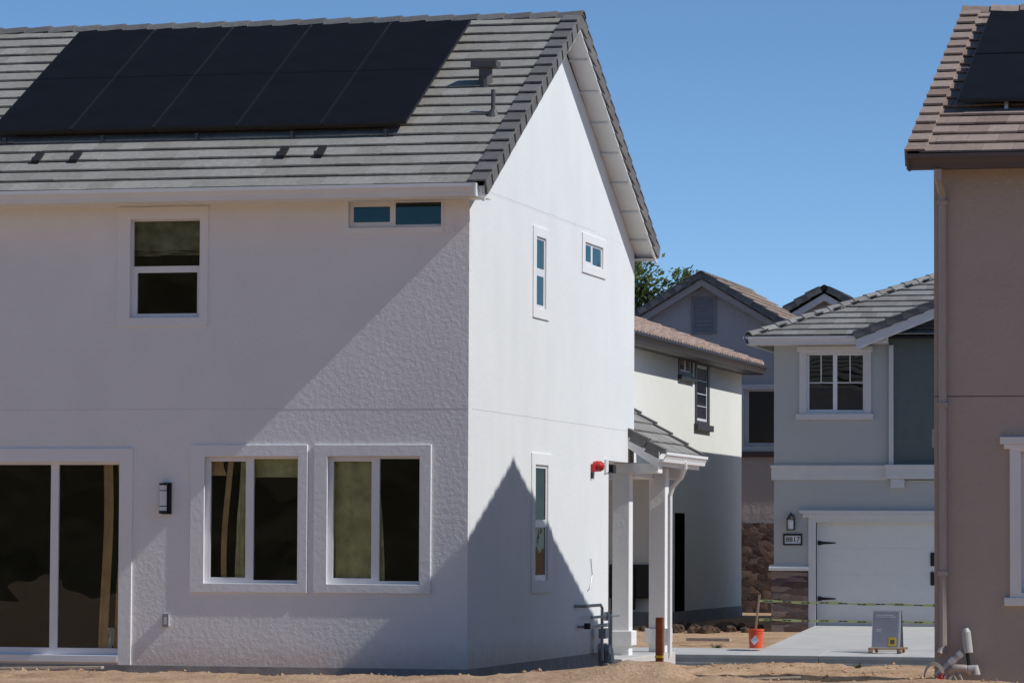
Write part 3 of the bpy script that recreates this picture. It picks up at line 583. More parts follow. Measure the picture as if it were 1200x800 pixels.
def text(s, m, size, loc, rot, par, name):
    cu = bpy.data.curves.new(name, 'FONT'); cu.body = s; cu.size = size; cu.extrude = .003; cu.align_x = 'CENTER'; cu.align_y = 'CENTER'
    o = bpy.data.objects.new('t', cu); C.objects.link(o); dg = bpy.context.evaluated_depsgraph_get(); dg.update()
    me = bpy.data.meshes.new_from_object(o.evaluated_get(dg)); bpy.data.objects.remove(o)
    me.transform(Matrix.Translation(loc) @ rot.to_matrix().to_4x4()); me.materials.append(M[m]) if not me.materials else None
    me.materials[0] = M[m]
    o = bpy.data.objects.new(name, me); C.objects.link(o); o.parent = par
    if par.type == 'EMPTY': o.matrix_parent_inverse = Matrix.Translation(-par.location)
    return o
from mathutils import Euler
text('8817', 'black', .15, (-1.77, Y0-.02, 1.575), Euler((R(90), 0, 0)), pl, 'house_number')
# blue house roof (hip at the left, cross gable at the right)
qp = .41; ex, ey, ez = -2.6, 33.75, 5.80
b = MB(); b.prism([(ex, ey, ez-.05), (6.8, ey, ez-.05), (6.8, 46.6, ez-.05), (ex, 46.6, ez-.05)], (0, 0, .03))
rz = ez+qp*6.4
b.face([(ex, ey, ez-.02), (6.8, ey, ez-.02), (6.8, ey+6.4, rz), (ex+6.4, ey+6.4, rz)]); b.face([(ex, ey, ez-.02), (ex+6.4, ey+6.4, rz), (ex, 46.6, ez-.02)]); b.face([(ex, 46.6, ez-.02), (ex+6.4, ey+6.4, rz), (6.8, ey+6.4, rz), (6.8, 46.6, ez-.02)])
QR = b.build('roof', 'dark', Q)
b = MB(); tiles(b, (0, ey, ez), (1, 0, 0), (0, 1, 0), qp, 19, .36, lambda h: (ex+h+.02, 6.8), wd=.33)
tiles(b, (ex, 0, ez), (0, 1, 0), (1, 0, 0), qp, 19, .36, lambda h: (ey+h+.02, 46.6-h), wd=.33); b.build('roof_tile', 'bluetile', QR, merge=False)
b = MB(); caps(b, (ex-.02, ey-.02, ez+.05), (ex+6.4, ey+6.4, rz+.08), ln=.36); b.build('hip_cap', 'bluetile', QR, merge=False)
gx, gz, gy = -.36, 5.84, 33.62
b = MB(); b.prism([(gx, gy, gz-.12), (3.0, gy, gz-.12+3.36*.39), (6.36, gy, gz-.12), (6.36, gy, gz-.02), (3.0, gy, gz-.02+3.36*.39), (gx, gy, gz-.02)], (0, 3.2, 0)); G2 = b.build('gable_roof', 'dark', Q)
b = MB(); tiles(b, (gx, 0, gz), (0, 1, 0), (1, 0, 0), .39, 10, .36, lambda h: (gy+.05, gy+3.2)); b.build('roof_tile', 'bluetile', G2, merge=False)
b = MB(); rakes(b, (gx, gy, gz-.02), (0, 1, 0), (1, 0, 0), .39, 10, .36, -1, w=.2, drop=.14); b.build('rake_tile', 'raketile', G2, merge=False)
b = MB(); b.prism([(gx, gy+.001, gz-.34), (3.0, gy+.001, gz-.34+3.36*.39), (3.0, gy+.001, gz-.12+3.36*.39), (gx, gy+.001, gz-.12)], (0, .04, 0)); b.build('fascia', 'offwhite', G2)
b = MB(); gutter(b, 'x', ex-.02, gx+.02, ey-.13, ez+.0, .17, .12, -1); b.box(ex, gx, ey-.01, Y0, ez-.17, ez-.15); b.box(ex, .3, ey-.01, ey+.01, ez-.17, ez-.02); gutter(b, 'y', ey-.1, 46.6, ex-.13, ez, .17, .12, -1); b.build('gutter', 'offwhite', Q)

# ---------------------------------------------------------------- cream house
CX = -5.04
K = thing('cream_house', (CX, 37.45, -.3), 'cream stucco house with rose clay roof and bronze gutter behind the white house porch', 'house')
mc = mc_ = RT(CX)
b = MB(); b.plate(mc, 31, 46.3, 3.12, 5.85, -.2, 0, [(38.45, 39.9, 5.30, 5.71), (40.45, 41.9, 4.24, 5.58)])
b.plate(mc, 37.45, 46.3, -.35, 3.12, -.2, 0, [(38.0, 39.2, -.2, 2.16)])
b.box(-14, CX-.2, 37.45, 37.65, -.35, 3.0); b.box(-14, CX-.2, 31, 37.6, 3.0, 3.12); b.box(-14, CX-.2, 31, 31.2, 3.12, 5.85); b.box(-14, CX-.2, 46.1, 46.3, -.3, 5.85); b.box(-14, -7.6, 31, 37.45, -.35, 3.0)
b.prism([(-14, 46.3, 5.85), (CX, 46.3, 5.85), (-9.5, 46.3, 7.4)], (0, -.2, 0)); b.prism([(-14, 31.2, 5.85), (CX, 31.2, 5.85), (-9.5, 31.2, 7.4)], (0, -.2, 0))
b.build('wall', 'cream', K)
MB().box(-14, CX+.02, 37.43, 46.32, -.5, -.02).build('foundation', 'slab', K)
MB().mbox(mc, 38.0, 39.2, -.06, -.01, -.2, 2.16).build('side_door', 'matte', K)
window(mc, K, (40.45, 41.9, 4.24, 5.58), [(40.6, 41.75, 4.34, 5.48)], (40.3, 42.05, 4.18, 5.70), (40.5, 41.8, 4.28, 5.55), proud=.04, tm='gutdark', gm='gdark', sill=(40.2, 42.15, 0, .1, 4.06, 4.2), mull=[(40.6, 41.75, z-.008, z+.008) for z in (4.62, 4.90, 5.2)])
window(mc, K, (38.45, 39.9, 5.30, 5.71), [(38.6, 39.1, 5.36, 5.66), (39.25, 39.75, 5.36, 5.66)], (38.35, 40.0, 5.22, 5.77), (38.5, 39.85, 5.32, 5.69), proud=.04, tm='gutdark', gm='gdark', sill=(38.3, 40.05, 0, .1, 5.12, 5.23))
cp = .36; kx = CX+.45; kz = 5.78
b = MB(); b.prism([(kx, 30.6, kz-.06), (-9.5, 30.6, kz-.06+(kx+9.5)*cp), (-14.4, 30.6, kz-.06), (-14.4, 30.6, kz), (-9.5, 30.6, kz+(kx+9.5)*cp), (kx, 30.6, kz)], (0, 15.95, 0)); KR = b.build('roof', 'dark', K)
# barrel tiles: corrugated, stepped
b = MB(); run = kx+9.5; nc = 15; cols = 52; sp = 15.95/cols
for i in range(nc):
    r0 = i*run/nc-.04; r1 = (i+1)*run/nc+.03; ring0 = []; ring1 = []; ringu = []
    for k in range(cols*6+1):
        ph_ = k/6*2*math.pi; bump = .075*max(0, math.cos(ph_))**.6 if math.cos(ph_) > 0 else -.012*abs(math.cos(ph_)); y = 30.6+k/6*sp
        ring0.append(b.v((kx-r0+.02, y, kz+r0*cp+.045+bump))); ring1.append(b.v((kx-r1, y, kz+r1*cp+.01+bump))); ringu.append(b.v((kx-r0+.02, y, kz+r0*cp+.02+bump*.8)))
    for k in range(cols*6): b.b.faces.new([ring0[k], ring0[k+1], ring1[k+1], ring1[k]]); b.b.faces.new([ringu[k], ringu[k+1], ring0[k+1], ring0[k]])
o = b.build('roof_tile', 'barrel', KR, merge=False)
for yy in (46.55, 30.6):
    b = MB()
    for k in range(14): x0 = kx-k*.36; b.tube([(x0, yy, kz+(k*.36)*cp+.06), (x0-.38, yy, kz+(k*.36+.38)*cp+.045)], [.09, .08], 8)
    b.build('rake_tile', 'barrel', KR, merge=False)
b = MB(); gutter(b, 'y', 30.6, 46.6, kx+.13, kz+.01, .2, .13, 1); b.box(CX, kx, 30.6, 46.6, kz-.2, kz-.17); b.box(kx-.02, kx+.01, 30.6, 46.6, kz-.2, kz-.02)
b.prism([(kx, 46.56, kz-.2), (-9.5, 46.56, kz-.2+run*cp), (-9.5, 46.56, kz+run*cp), (kx, 46.56, kz)], (0, .03, 0)); b.build('gutter', 'gutdark', K)
b = MB(); b.box(-6.35, -5.4, 37.2, 37.44, .28, 1.02); b.box(-6.3, -5.75, 37.15, 37.2, .03, .98); o = b.build('utility_cabinet', 'black', None, bevel=.03); tag(o, 'black cabinet against the cream house wall, seen between the porch columns', 'cabinet')

# ---------------------------------------------------------------- dark grey house behind
D = thing('grey_gabled_house', (-6.68, 50, -.3), 'dark grey stucco house with tan tile gable, slatted attic vent and stone base', 'house')
md = FR(50)
b = MB(); b.plate(md, -10.3, -3.0, -.3, 6.0, -.2, 0, [(-5.68, -4.5, 3.9, 5.4)]); b.prism([(-10.3, 50, 6.0), (-3.0, 50, 6.0), (-6.68, 50, 8.12)], (0, .2, 0)); b.box(-10.3, -10.1, 50.2, 56, -.3, 6); b.box(-3.2, -3, 50.2, 56, -.3, 6); b.box(-10.3, -3, 56, 56.2, -.3, 6); b.prism([(-10.3, 56, 6.0), (-3.0, 56, 6.0), (-6.68, 56, 8.12)], (0, .2, 0))
b.build('wall', 'greywall', D)
window(md, D, (-5.68, -4.5, 3.9, 5.4), [(-5.53, -4.62, 4.02, 5.32)], (-5.78, -4.4, 3.8, 5.5), (-5.65, -4.53, 3.93, 5.37), proud=.05, tm='offwhite', gm='gdark', fm='offwhite')
b = MB(); b.box(-9.9, -3, 49.93, 50, -.3, 2.0); b.build('stone_base', 'rubble', D)
MB().box(-6, -3, 49.9, 50, 3.66, 3.8).build('belt_trim', 'browntrim', D)
b = MB(); b.plate(md, -7.0, -6.36, 6.78, 7.72, 0, .04, [(-6.93, -6.43, 6.85, 7.65)])
for k in range(8): z = 6.87+k*.1; b.hexa([(-6.93, 49.99, z), (-6.43, 49.99, z), (-6.43, 50.0, z+.08), (-6.93, 50.0, z+.08), (-6.93, 49.965, z-.01), (-6.43, 49.965, z-.01), (-6.43, 49.985, z+.085), (-6.93, 49.985, z+.085)])
b.build('attic_vent', 'louver', D)
dp = .59
b = MB(); b.prism([(-10.75, 49.6, 5.78), (-6.68, 49.6, 8.18), (-2.6, 49.6, 5.78), (-2.6, 49.6, 5.9), (-6.68, 49.6, 8.3), (-10.75, 49.6, 5.9)], (0, 7.4, 0)); DR = b.build('roof', 'browntrim', D)
b = MB(); tiles(b, (-2.6, 0, 5.9), (0, 1, 0), (-1, 0, 0), dp, 13, .36, lambda h: (49.7, 57)); tiles(b, (-10.76, 0, 5.9), (0, 1, 0), (1, 0, 0), dp, 13, .36, lambda h: (49.7, 57)); b.build('roof_tile', 'tantile', DR, merge=False)
b = MB(); rakes(b, (-2.6, 49.6, 5.9), (0, 1, 0), (-1, 0, 0), dp, 13, .362, -1, drop=.15); rakes(b, (-10.76, 49.6, 5.9), (0, 1, 0), (1, 0, 0), dp, 13, .362, -1, drop=.15); b.build('rake_tile', 'raketile', DR, merge=False)
b = MB(); caps(b, (-6.68, 49.55, 8.30), (-6.68, 57, 8.30)); b.build('ridge_cap', 'tantile', DR, merge=False)
b = MB()
for s in (-1, 1): b.prism([(-6.68, 49.66, 7.98), (-6.68+s*3.9, 49.66, 5.68), (-6.68+s*3.9, 49.66, 5.82), (-6.68, 49.66, 8.16)], (0, .04, 0))
b.build('fascia', 'brownpipe', D, merge=False)

D2 = thing('distant_gabled_house', (-5.1, 60, -.3), 'small distant gable with white bargeboard peeking over the pale blue house roof', 'house')
b = MB(); b.box(-8.6, -1.6, 60, 64, -.3, 6.3); b.prism([(-8.6, 60, 6.3), (-1.6, 60, 6.3), (-5.1, 60, 8.4)], (0, 4, 0)); b.build('wall', 'greywall', D2)
b = MB(); b.prism([(-9.0, 59.5, 6.3), (-5.1, 59.5, 8.55), (-1.2, 59.5, 6.3), (-1.2, 59.5, 6.42), (-5.1, 59.5, 8.67), (-9.0, 59.5, 6.42)], (0, 4.8, 0)); r2 = b.build('roof', 'dark', D2)
b = MB(); tiles(b, (-1.2, 0, 6.4), (0, 1, 0), (-1, 0, 0), .577, 12, .36, lambda h: (59.5, 64.3)); rakes(b, (-9.0, 59.5, 6.4), (0, 1, 0), (1, 0, 0), .577, 12, .36, -1); rakes(b, (-1.2, 59.5, 6.4), (0, 1, 0), (-1, 0, 0), .577, 12, .36, -1); b.build('roof_tile', 'raketile', r2, merge=False)
b = MB()
for s in (-1, 1): b.prism([(-5.1, 59.56, 8.22), (-5.1+s*3.7, 59.56, 6.1), (-5.1+s*3.7, 59.56, 6.28), (-5.1, 59.56, 8.42)], (0, .04, 0))
b.build('bargeboard', 'offwhite', D2, merge=False)

# ---------------------------------------------------------------- tree
def tree():
    T = thing('garden_tree', (-11.6, 60, -.3), 'green leafy tree rising behind the cream house roof', 'tree')
    rnd = random.Random(3); b = MB(); tips = []
    b.tube([(-11.6, 60, -.3), (-11.5, 60, 2.4), (-11.4, 60.1, 4.6)], [.22, .17, .12], 10)
    for k in range(22):
        a = rnd.uniform(0, 6.28); el_ = rnd.uniform(.25, 1.2); L = rnd.uniform(1.6, 3.0)
        s = Vector((-11.45, 60.05, rnd.uniform(3.4, 4.7))); d = Vector((math.cos(a)*math.cos(el_), math.sin(a)*math.cos(el_), math.sin(el_)))
        p1 = s+d*L*.55+Vector((0, 0, .1)); p2 = s+d*L+Vector((0, 0, .35)); b.tube([s, p1, p2], [.06, .035, .012], 6); tips += [p2, p1, (p1+p2)/2]
    for end in ((-9.15, 60, 8.95), (-9.6, 60.2, 8.2), (-10.2, 59.9, 9.0), (-9.4, 59.8, 7.8), (-10.6, 60.1, 9.2), (-10.1, 60, 7.9), (-9.9, 60.1, 8.6), (-10.6, 59.8, 7.6), (-10.4, 60.1, 8.5), (-10.9, 60, 8.2)):
        e = Vector(end); s = Vector((-11.4, 60.1, 5.2)); m_ = s.lerp(e, .5)+Vector((0, 0, .15)); b.tube([s, m_, e], [.05, .03, .008], 6); tips += [s.lerp(e, t) for t in (.6, .75, .88, 1)]
    b.build('trunk', 'bark', T, smooth=True)
    b = MB()
    for t in tips:
        R_ = rnd.uniform(.28, .55)
        for k in range(130):
            q = Vector((rnd.gauss(0, 1), rnd.gauss(0, 1), rnd.gauss(0, .8)))*R_*.55+t
            n = Vector((rnd.gauss(0, 1), rnd.gauss(0, 1), rnd.gauss(.4, 1))).normalized(); u = n.orthogonal().normalized(); v_ = n.cross(u); l = rnd.uniform(.06, .12)
            b.face([q-u*l, q+v_*l*.45, q+u*l, q-v_*l*.45])
    b.build('crown', 'leaf', T, merge=False)
tree()

# ---------------------------------------------------------------- small things
# wall lamp by the sliding door
L = thing('wall_lamp', (-3.79, 0, 1.84), 'upright frosted tube wall lamp on the white house between door and window', 'lamp')
MB().box(-3.83, -3.71, -.03, 0, 1.83, 2.21).build('backplate', 'black', L, bevel=.004)
b = MB(); b.tube([(-3.79, -.085, 1.86), (-3.79, -.085, 2.19)], .042, 16); b.build('shade', 'fixture', L, smooth=False)
b = MB(); b.tube([(-3.79, -.085, 1.835), (-3.79, -.085, 1.87)], .052, 16); b.tube([(-3.79, -.085, 2.18), (-3.79, -.085, 2.205)], .052, 16); b.tube([(-3.79, -.085, 1.92), (-3.79, -.085, 1.93)], .046, 16); b.tube([(-3.79, -.085, 2.11), (-3.79, -.085, 2.12)], .046, 16); b.box(-3.83, -3.75, -.06, -.02, 1.84, 1.87); b.build('band', 'black', L)
# electrical box
L = thing('outlet_box', (-3.765, 0, .47), 'small grey outlet box low on the white front wall', 'outlet box')
MB().box(-3.80, -3.73, -.035, 0, .47, .62).build('cover', 'vinyl', L, bevel=.006); MB().plate(mf, -3.805, -3.725, .465, .625, .03, .04, [(-3.785, -3.745, .5, .59)]).build('rim', 'galv', L)
MB().box(-.215, -.185, -.03, 0, 5.21, 5.27).build('x', 'vinyl').name = 'wall_hook'
tag(bpy.data.objects['wall_hook'], 'tiny white hook on the front wall under the right end of the gutter', 'hook')
# red bell
L = thing('fire_bell', (0, 6.8, 2.55), 'red round alarm bell on the white side wall near its back corner', 'bell')
b = MB(); b.tube([(.0, 6.9, 2.55), (.05, 6.9, 2.55), (.10, 6.9, 2.55), (.14, 6.9, 2.55), (.155, 6.9, 2.55)], [.065, .075, .072, .05, .018], 20); b.build('gong', 'red', L, smooth=False)
b = MB(); b.box(0, .05, 6.72, 6.84, 2.47, 2.58); b.build('backbox', 'red', L, bevel=.006)
MB().box(0, .03, 6.72, 6.78, 2.38, 2.46).build('striker', 'black', L)
L = thing('flood_light', (-.1, 7.75, 2.5), 'small black flood light on white bracket under the overhang', 'light')
b = MB(); b.box(.003, .03, 7.60, 7.69, 2.47, 2.66); b.build('bracket', 'vinyl', L, bevel=.004)
b = MB(); b.box(-.16, .02, 8.1, 8.3, 2.48, 2.60); b.box(.0, .02, 7.69, 8.1, 2.475, 2.49); b.build('lamp_head', 'black', L, bevel=.01)
b = MB(); pts = [(.012, 6.7+.25*math.sin(t*1.3)*t/3, 1.28-.13*t+.05*math.sin(t*4)) for t in [k*.2 for k in range(16)]]; b.tube(pts, .005, 5); tag(b.build('loose_wire', 'galv', None), 'thin squiggle of wire sticking out of the white side wall above the pipes', 'wire')
# gas pipes
L = thing('gas_riser', (.1, 6.9, -.15), 'galvanised gas meter pipes on the white side wall by the back corner', 'gas pipes')
b = MB(); x = .14
b.tube([(.0, 5.75, .66), (x, 5.8, .66), (x, 6.75, .66), (x, 6.85, .62), (x, 6.85, -.1)], .022, 8); b.tube([(x, 6.2, .50), (x, 7.95, .50)], .02, 8); b.tube([(0, 5.95, .38), (x, 6.0, .38), (x, 7.1, .38)], .018, 8)
b.tube([(x+.02, 7.3, .52), (x+.02, 7.3, -.15)], .028, 8); b.build('pipe', 'galv', L)
b = MB(); b.tube([(x-.05, 6.95, .05), (x+.09, 6.95, .05)], .07, 14); b.tube([(x, 7.3, -.14), (x, 7.3, .06)], [.08, .06], 10); b.box(x-.05, x+.05, 6.85, 7.05, .2, .34); b.tube([(x, 7.15, .44), (x, 7.15, .56)], .045, 10); b.build('regulator', 'galv', L, bevel=.006)
b = MB(); b.tube([(x, 5.93, .35), (x, 5.93, .43)], .045, 10); b.build('valve', 'black', L)
MB().box(-.02, .06, 7.25, 7.68, -.2, .12).build('pipe_footing', 'slab', L, bevel=.02)
# marker stake
L = thing('marker_stake', (3.12, -3.9, .1), 'rust coloured square wooden stake with yellow band in the foreground dirt', 'stake')
MB().box(3.083, 3.16, -3.94, -3.86, -.1, .72).build('post', 'rust', L, bevel=.006); MB().box(3.079, 3.164, -3.944, -3.856, .29, .315).build('band', 'yellow', L)
# bucket with lath
bz = -.60
L = thing('bucket', (-1.39, 27.4, bz+.08), 'orange plastic bucket with white emblem on the pavement edge', 'bucket')
b = MB(); zb = -.50
b.tube([(-1.39, 27.62, zb), (-1.39, 27.62, zb+.34), (-1.39, 27.62, zb+.35)], [.125, .148, .148], 20, cap=True); bb = b.build('bucket_body', 'orange', L)
b = MB(); b.tube([(-1.39, 27.62, zb+.29), (-1.39, 27.62, zb+.305)], .155, 20); b.tube([(-1.39, 27.62, zb+.335), (-1.39, 27.62, zb+.365)], .16, 20); b.build('rim', 'orange', L)
b = MB(); b.hexa([(-1.47, 27.484, zb+.15), (-1.40, 27.478, zb+.06), (-1.31, 27.489, zb+.15), (-1.38, 27.472, zb+.25), (-1.47, 27.474, zb+.15), (-1.40, 27.468, zb+.06), (-1.31, 27.479, zb+.15), (-1.38, 27.462, zb+.25)]); b.build('emblem', 'fixture', L)
L = MB(); L.hexa([(-1.42, 27.6, zb+.3), (-1.38, 27.6, zb+.3), (-1.38, 27.62, zb+.3), (-1.42, 27.62, zb+.3), (-1.34, 27.6, .52), (-1.30, 27.6, .52), (-1.30, 27.62, .52), (-1.34, 27.62, .52)])
tag(L.build('lath_stake', 'lath', None), 'thin pale wooden lath standing in the orange bucket and holding the tape', 'stake')
for i, (z0, z1, sag) in enumerate(((.40, .36, .03), (.04, .05, .02))):
    a = MB(); c = MB(); n = 60
    for k in range(n):
        t0, t1 = k/n, (k+1)/n; P0 = lambda t: (-1.33+t*5.4, 27.62, z0+(z1-z0)*t-sag*4*t*(1-t)+.006*math.sin(t*30))
        p, q = P0(t0), P0(t1); tw = .028*(.75+.25*math.sin(k*.9+i*2))
        a.hexa([(p[0], p[1], p[2]-tw), (q[0], q[1], q[2]-tw), (q[0], q[1]+.003, q[2]-tw), (p[0], p[1]+.003, p[2]-tw), (p[0], p[1], p[2]+tw), (q[0], q[1], q[2]+tw), (q[0], q[1]+.003, q[2]+tw), (p[0], p[1]+.003, p[2]+tw)])
        if k % 4 in (1, 2): c.hexa([(p[0]+.008, p[1]-.003, p[2]-.010), (q[0]-.008, q[1]-.003, q[2]-.010), (q[0]-.008, q[1]-.001, q[2]-.010), (p[0]+.008, p[1]-.001, p[2]-.010), (p[0]+.008, p[1]-.003, p[2]+.010), (q[0]-.008, q[1]-.003, q[2]+.010), (q[0]-.008, q[1]-.001, q[2]+.010), (p[0]+.008, p[1]-.001, p[2]+.010)])
    t = a.build('caution_tape', 'tapey', None); tag(t, ['upper', 'lower'][i]+' strand of yellow caution tape stretched across the driveway', 'tape', 'caution tape strands'); c.build('tape_lettering', 'vent', t)
# sandwich board
sx, sy, sz = 1.15, 27.55, -.545
L = thing('sandwich_board', (sx, sy, sz), 'grey sandwich board sign with yellow square standing on the pavement by the driveway', 'sign')
def sb(m, u0, u1, v0, v1, t0, t1, name, back=False, bev=0):
    b = MB(); s = -1 if not back else 1
    f = lambda u, v, t: (sx+u, sy+s*(.24-v*.2/.78+t) , sz+.09+v)
    b.hexa([f(u0, v0, t0), f(u1, v0, t0), f(u1, v0, t1), f(u0, v0, t1), f(u0, v1, t0), f(u1, v1, t0), f(u1, v1, t1), f(u0, v1, t1)]); return b.build(name, m, L, bevel=bev)
sb('signlight', -.27, .27, 0, .70, 0, .02, 'panel_rim'); sb('signgrey', -.245, .235, .02, .68, .02, .024, 'front_panel'); sb('signgrey', -.27, .27, 0, .70, 0, .02, 'back_panel', True)
sb('yellow', .05, .2, .03, .19, .0245, .028, 'yellow_square'); sb('vent', .085, .165, .07, .15, .0285, .030, 'square_mark')
for v, u1 in ((.60, .12), (.565, .17), (.33, -.08), (.30, -.1)): sb('signlight', -.2, u1, v, v+.018, .0245, .027, 'lettering')
b = MB(); b.box(sx-.33, sx+.36, sy-.27, sy-.21, sz+.05, sz+.09); b.box(sx-.33, sx+.36, sy+.21, sy+.27, sz+.05, sz+.09); b.build('base_rail', 'lath', L, bevel=.004)
b = MB()
for u in (-.29, .27):
    b.box(sx+u-.02, sx+u+.02, sy-.3, sy+.3, sz+.01, sz+.05)
b.build('runner', 'lath', L)
for u in (-.3, -.17, .24, .34):
    b = MB(); b.tube([(sx+u-.02, sy-.26, sz+.035), (sx+u+.02, sy-.26, sz+.035)], .04, 10); b.build('wheel', 'rust', L)
# lantern on the blue house
L = thing('wall_lantern', (-1.79, Y0, 1.8), 'black coach lantern on the pale blue wall beside the garage', 'lantern')
b = MB(); b.box(-1.83, -1.75, Y0-.03, Y0, 1.9, 2.1); b.tube([(-1.79, Y0-.03, 2.05), (-1.79, Y0-.13, 2.14), (-1.79, Y0-.13, 2.05)], .012, 6); b.tube([(-1.79, Y0-.13, 2.0), (-1.79, Y0-.13, 2.05), (-1.79, Y0-.13, 2.12)], [.1, .07, .02], 8)
for u in (-.07, .07):
    for v in (-.2, -.06): b.box(-1.79+u-.008, -1.79+u+.008, Y0+v-.008, Y0+v+.008, 1.78, 2.0)
b.box(-1.87, -1.71, Y0-.21, Y0-.05, 1.77, 1.79); b.build('lantern_body', 'black', L)
MB().box(-1.845, -1.735, Y0-.185, Y0-.075, 1.79, 1.99).build('lantern_glass', 'fixture', L)
# conduit stub and cables by the brown house
py = BY-.10
L = thing('wall_conduit', (6.3, py, .1), 'grey capped conduit stub standing against the brown wall', 'pipe')
b = MB(); b.tube([(6.33, py, .22), (6.31, py, .38)], .02, 8); b.build('pipe', 'black', L)
b = MB(); b.tube([(6.325, py, .36), (6.30, py, .58), (6.293, py, .62)], [.05, .05, .03], 14); b.build('cap', 'pvc', L, smooth=False)
L = thing('elbow_conduit', (6.15, py, .05), 'pale bent conduit with coupling leaning at the foot of the brown wall', 'pipe')
b = MB(); b.tube([(5.98, py-.06, .10), (6.08, py-.06, .20), (6.24, py-.04, .34)], .034, 12); b.build('pipe', 'pvc', L); b = MB(); b.tube([(6.13, py-.055, .245), (6.18, py-.05, .29)], .043, 12); b.tube([(6.22, py-.045, .325), (6.26, py-.04, .36)], .04, 12); b.build('coupling', 'pvc', L)
L = thing('lying_conduit', (6.3, py, .05), 'beige elbow pipe lying in front of the brown wall with cables', 'pipe')
b = MB(); b.tube([(6.13, py-.1, .15), (6.20, py-.1, .20), (6.30, py-.09, .195), (6.37, py-.09, .14)], [.035, .042, .042, .04], 12); b.build('pipe', 'cable', L, smooth=True); b = MB(); b.tube([(6.34, py-.09, .185), (6.41, py-.09, .20), (6.42, py-.09, .13)], .045, 12); b.build('elbow', 'pvc', L)
b = MB(); rnd = random.Random(4)
for k in range(7):
    x0 = 6.12+k*.02; b.tube([(x0, py-.11, .17), (x0+rnd.uniform(-.08, .06), py-.13, .08), (x0+rnd.uniform(-.12, .14), py-.15, .0), (x0+rnd.uniform(-.15, .18), py-.14, -.05)], .010, 6)
for k in range(3): b.tube([(5.97+.09*(1+.1*k)*math.cos(t), py-.14+.02*k, .10+.13*(1+.1*k)*math.sin(t)) for t in [j*.3 for j in range(20)]], .006, 5)
tag(b.build('cable_bundle', 'cable', None), 'tangle of beige and red cables at the foot of the brown wall corner', 'cables')
b = MB()
for k in range(4): b.tube([(5.93+.03*k, py-.12, .03), (6.0+.02*k, py-.14, .09+.02*k), (6.08, py-.13, .02+.02*k)], .012, 6)
tag(b.build('red_cable', 'red', None), 'short red cable loops on the dirt beside the beige cables', 'cables')
# boards, stones, debris, weeds
def plank(name, p, q, wd, th, mat, label, tilt=0):
    p, q = Vector(p), Vector(q); d = (q-p).normalized(); s = d.cross(Vector((0, 0, 1))).normalized()*wd/2; n = Vector((0, 0, th)); b = MB()
    b.hexa([p-s, q-s, q+s, p+s, p-s+n, q-s+n, q+s+n, p+s+n]); return tag(b.build(name, mat, None, bevel=.003), label, 'board')
plank('scrap_board', (-5.75, -.42, -.06), (-4.45, -.35, -.035), .12, .03, 'wood', 'weathered board lying in the dirt below the sliding door')
plank('scrap_board', (4.0, -3.5, .055), (4.55, -3.35, .075), .03, .02, 'wood', 'thin pale lath lying on the dirt towards the brown house')
plank('scrap_board', (-3.2, 30.0, -.44), (-2.3, 29.9, -.44), .12, .06, 'wood', 'pale short board lying on the sand left of the orange bucket')
rnd = random.Random(11)
def rock(x, y, r, mat, zoff=.25):
    b = MB(); bmesh.ops.create_icosphere(b.b, subdivisions=2, radius=r)
    sx_, sy_, sz_ = rnd.uniform(.7, 1.4), rnd.uniform(.7, 1.2), rnd.uniform(.45, .8); o_ = Vector((rnd.uniform(0, 99), 0, 0))
    for v in b.b.verts:
        k = 1+.45*noise.noise(v.co.normalized()*1.6+o_); v.co = Vector((v.co.x*k*sx_, v.co.y*k*sy_, v.co.z*k*sz_))+Vector((x, y, gh(x, y)+r*zoff))
    return b
b = MB()
for k in range(2200):
    x = rnd.uniform(-6.5, 7); y = rnd.choice([rnd.uniform(-3.8, -.1), rnd.uniform(-3.8, -.1), rnd.uniform(7, 11)])
    if y > 0 and x < .6: continue
    if x > BX-.1 and y > BY-.1: continue
    r = min(.05, abs(rnd.gauss(.008, .013))+.004); z = gh(x, y)
    P_ = [Vector((x, y, z+r*.3))+Vector((rnd.uniform(.7, 1.3)*a, rnd.uniform(.7, 1.3)*c, rnd.uniform(.5, .9)*d))*r for a, c, d in ((1, 0, 0), (0, 1, 0), (-1, 0, 0), (0, -1, 0), (0, 0, 1), (0, 0, -1))]
    V = [b.v(p) for p in P_]
    for q in ((0, 1, 4), (1, 2, 4), (2, 3, 4), (3, 0, 4), (1, 0, 5), (2, 1, 5), (3, 2, 5), (0, 3, 5)): b.b.faces.new([V[i] for i in q])
tag(b.build('dirt_clods', 'dirt', None, merge=False), 'loose clods and pebbles scattered over the bare dirt', 'clods', kind='stuff')
b = MB()
for k in range(60):
    x = rnd.uniform(-4.9, -2.6); y = 34.5+rnd.uniform(-1.2, 1.2); r = rnd.uniform(.05, .15); t = bmesh.new(); bmesh.ops.create_icosphere(t, subdivisions=2, radius=r)
    o_ = Vector((k, 3, 1)); mp = {}
    for v in t.verts: kk = 1+.6*noise.noise(v.co.normalized()*2+o_); mp[v] = b.v(v.co*kk*Vector((1, 1, .6)).length/1.6+Vector((x, y, gh(x, y)+.02)))
    for f_ in t.faces: b.b.faces.new([mp[v] for v in f_.verts])
    t.free()
tag(b.build('debris_heap', 'soil', None, merge=False), 'dark heap of damp soil clods on the dirt beside the cream house', 'debris', kind='stuff')
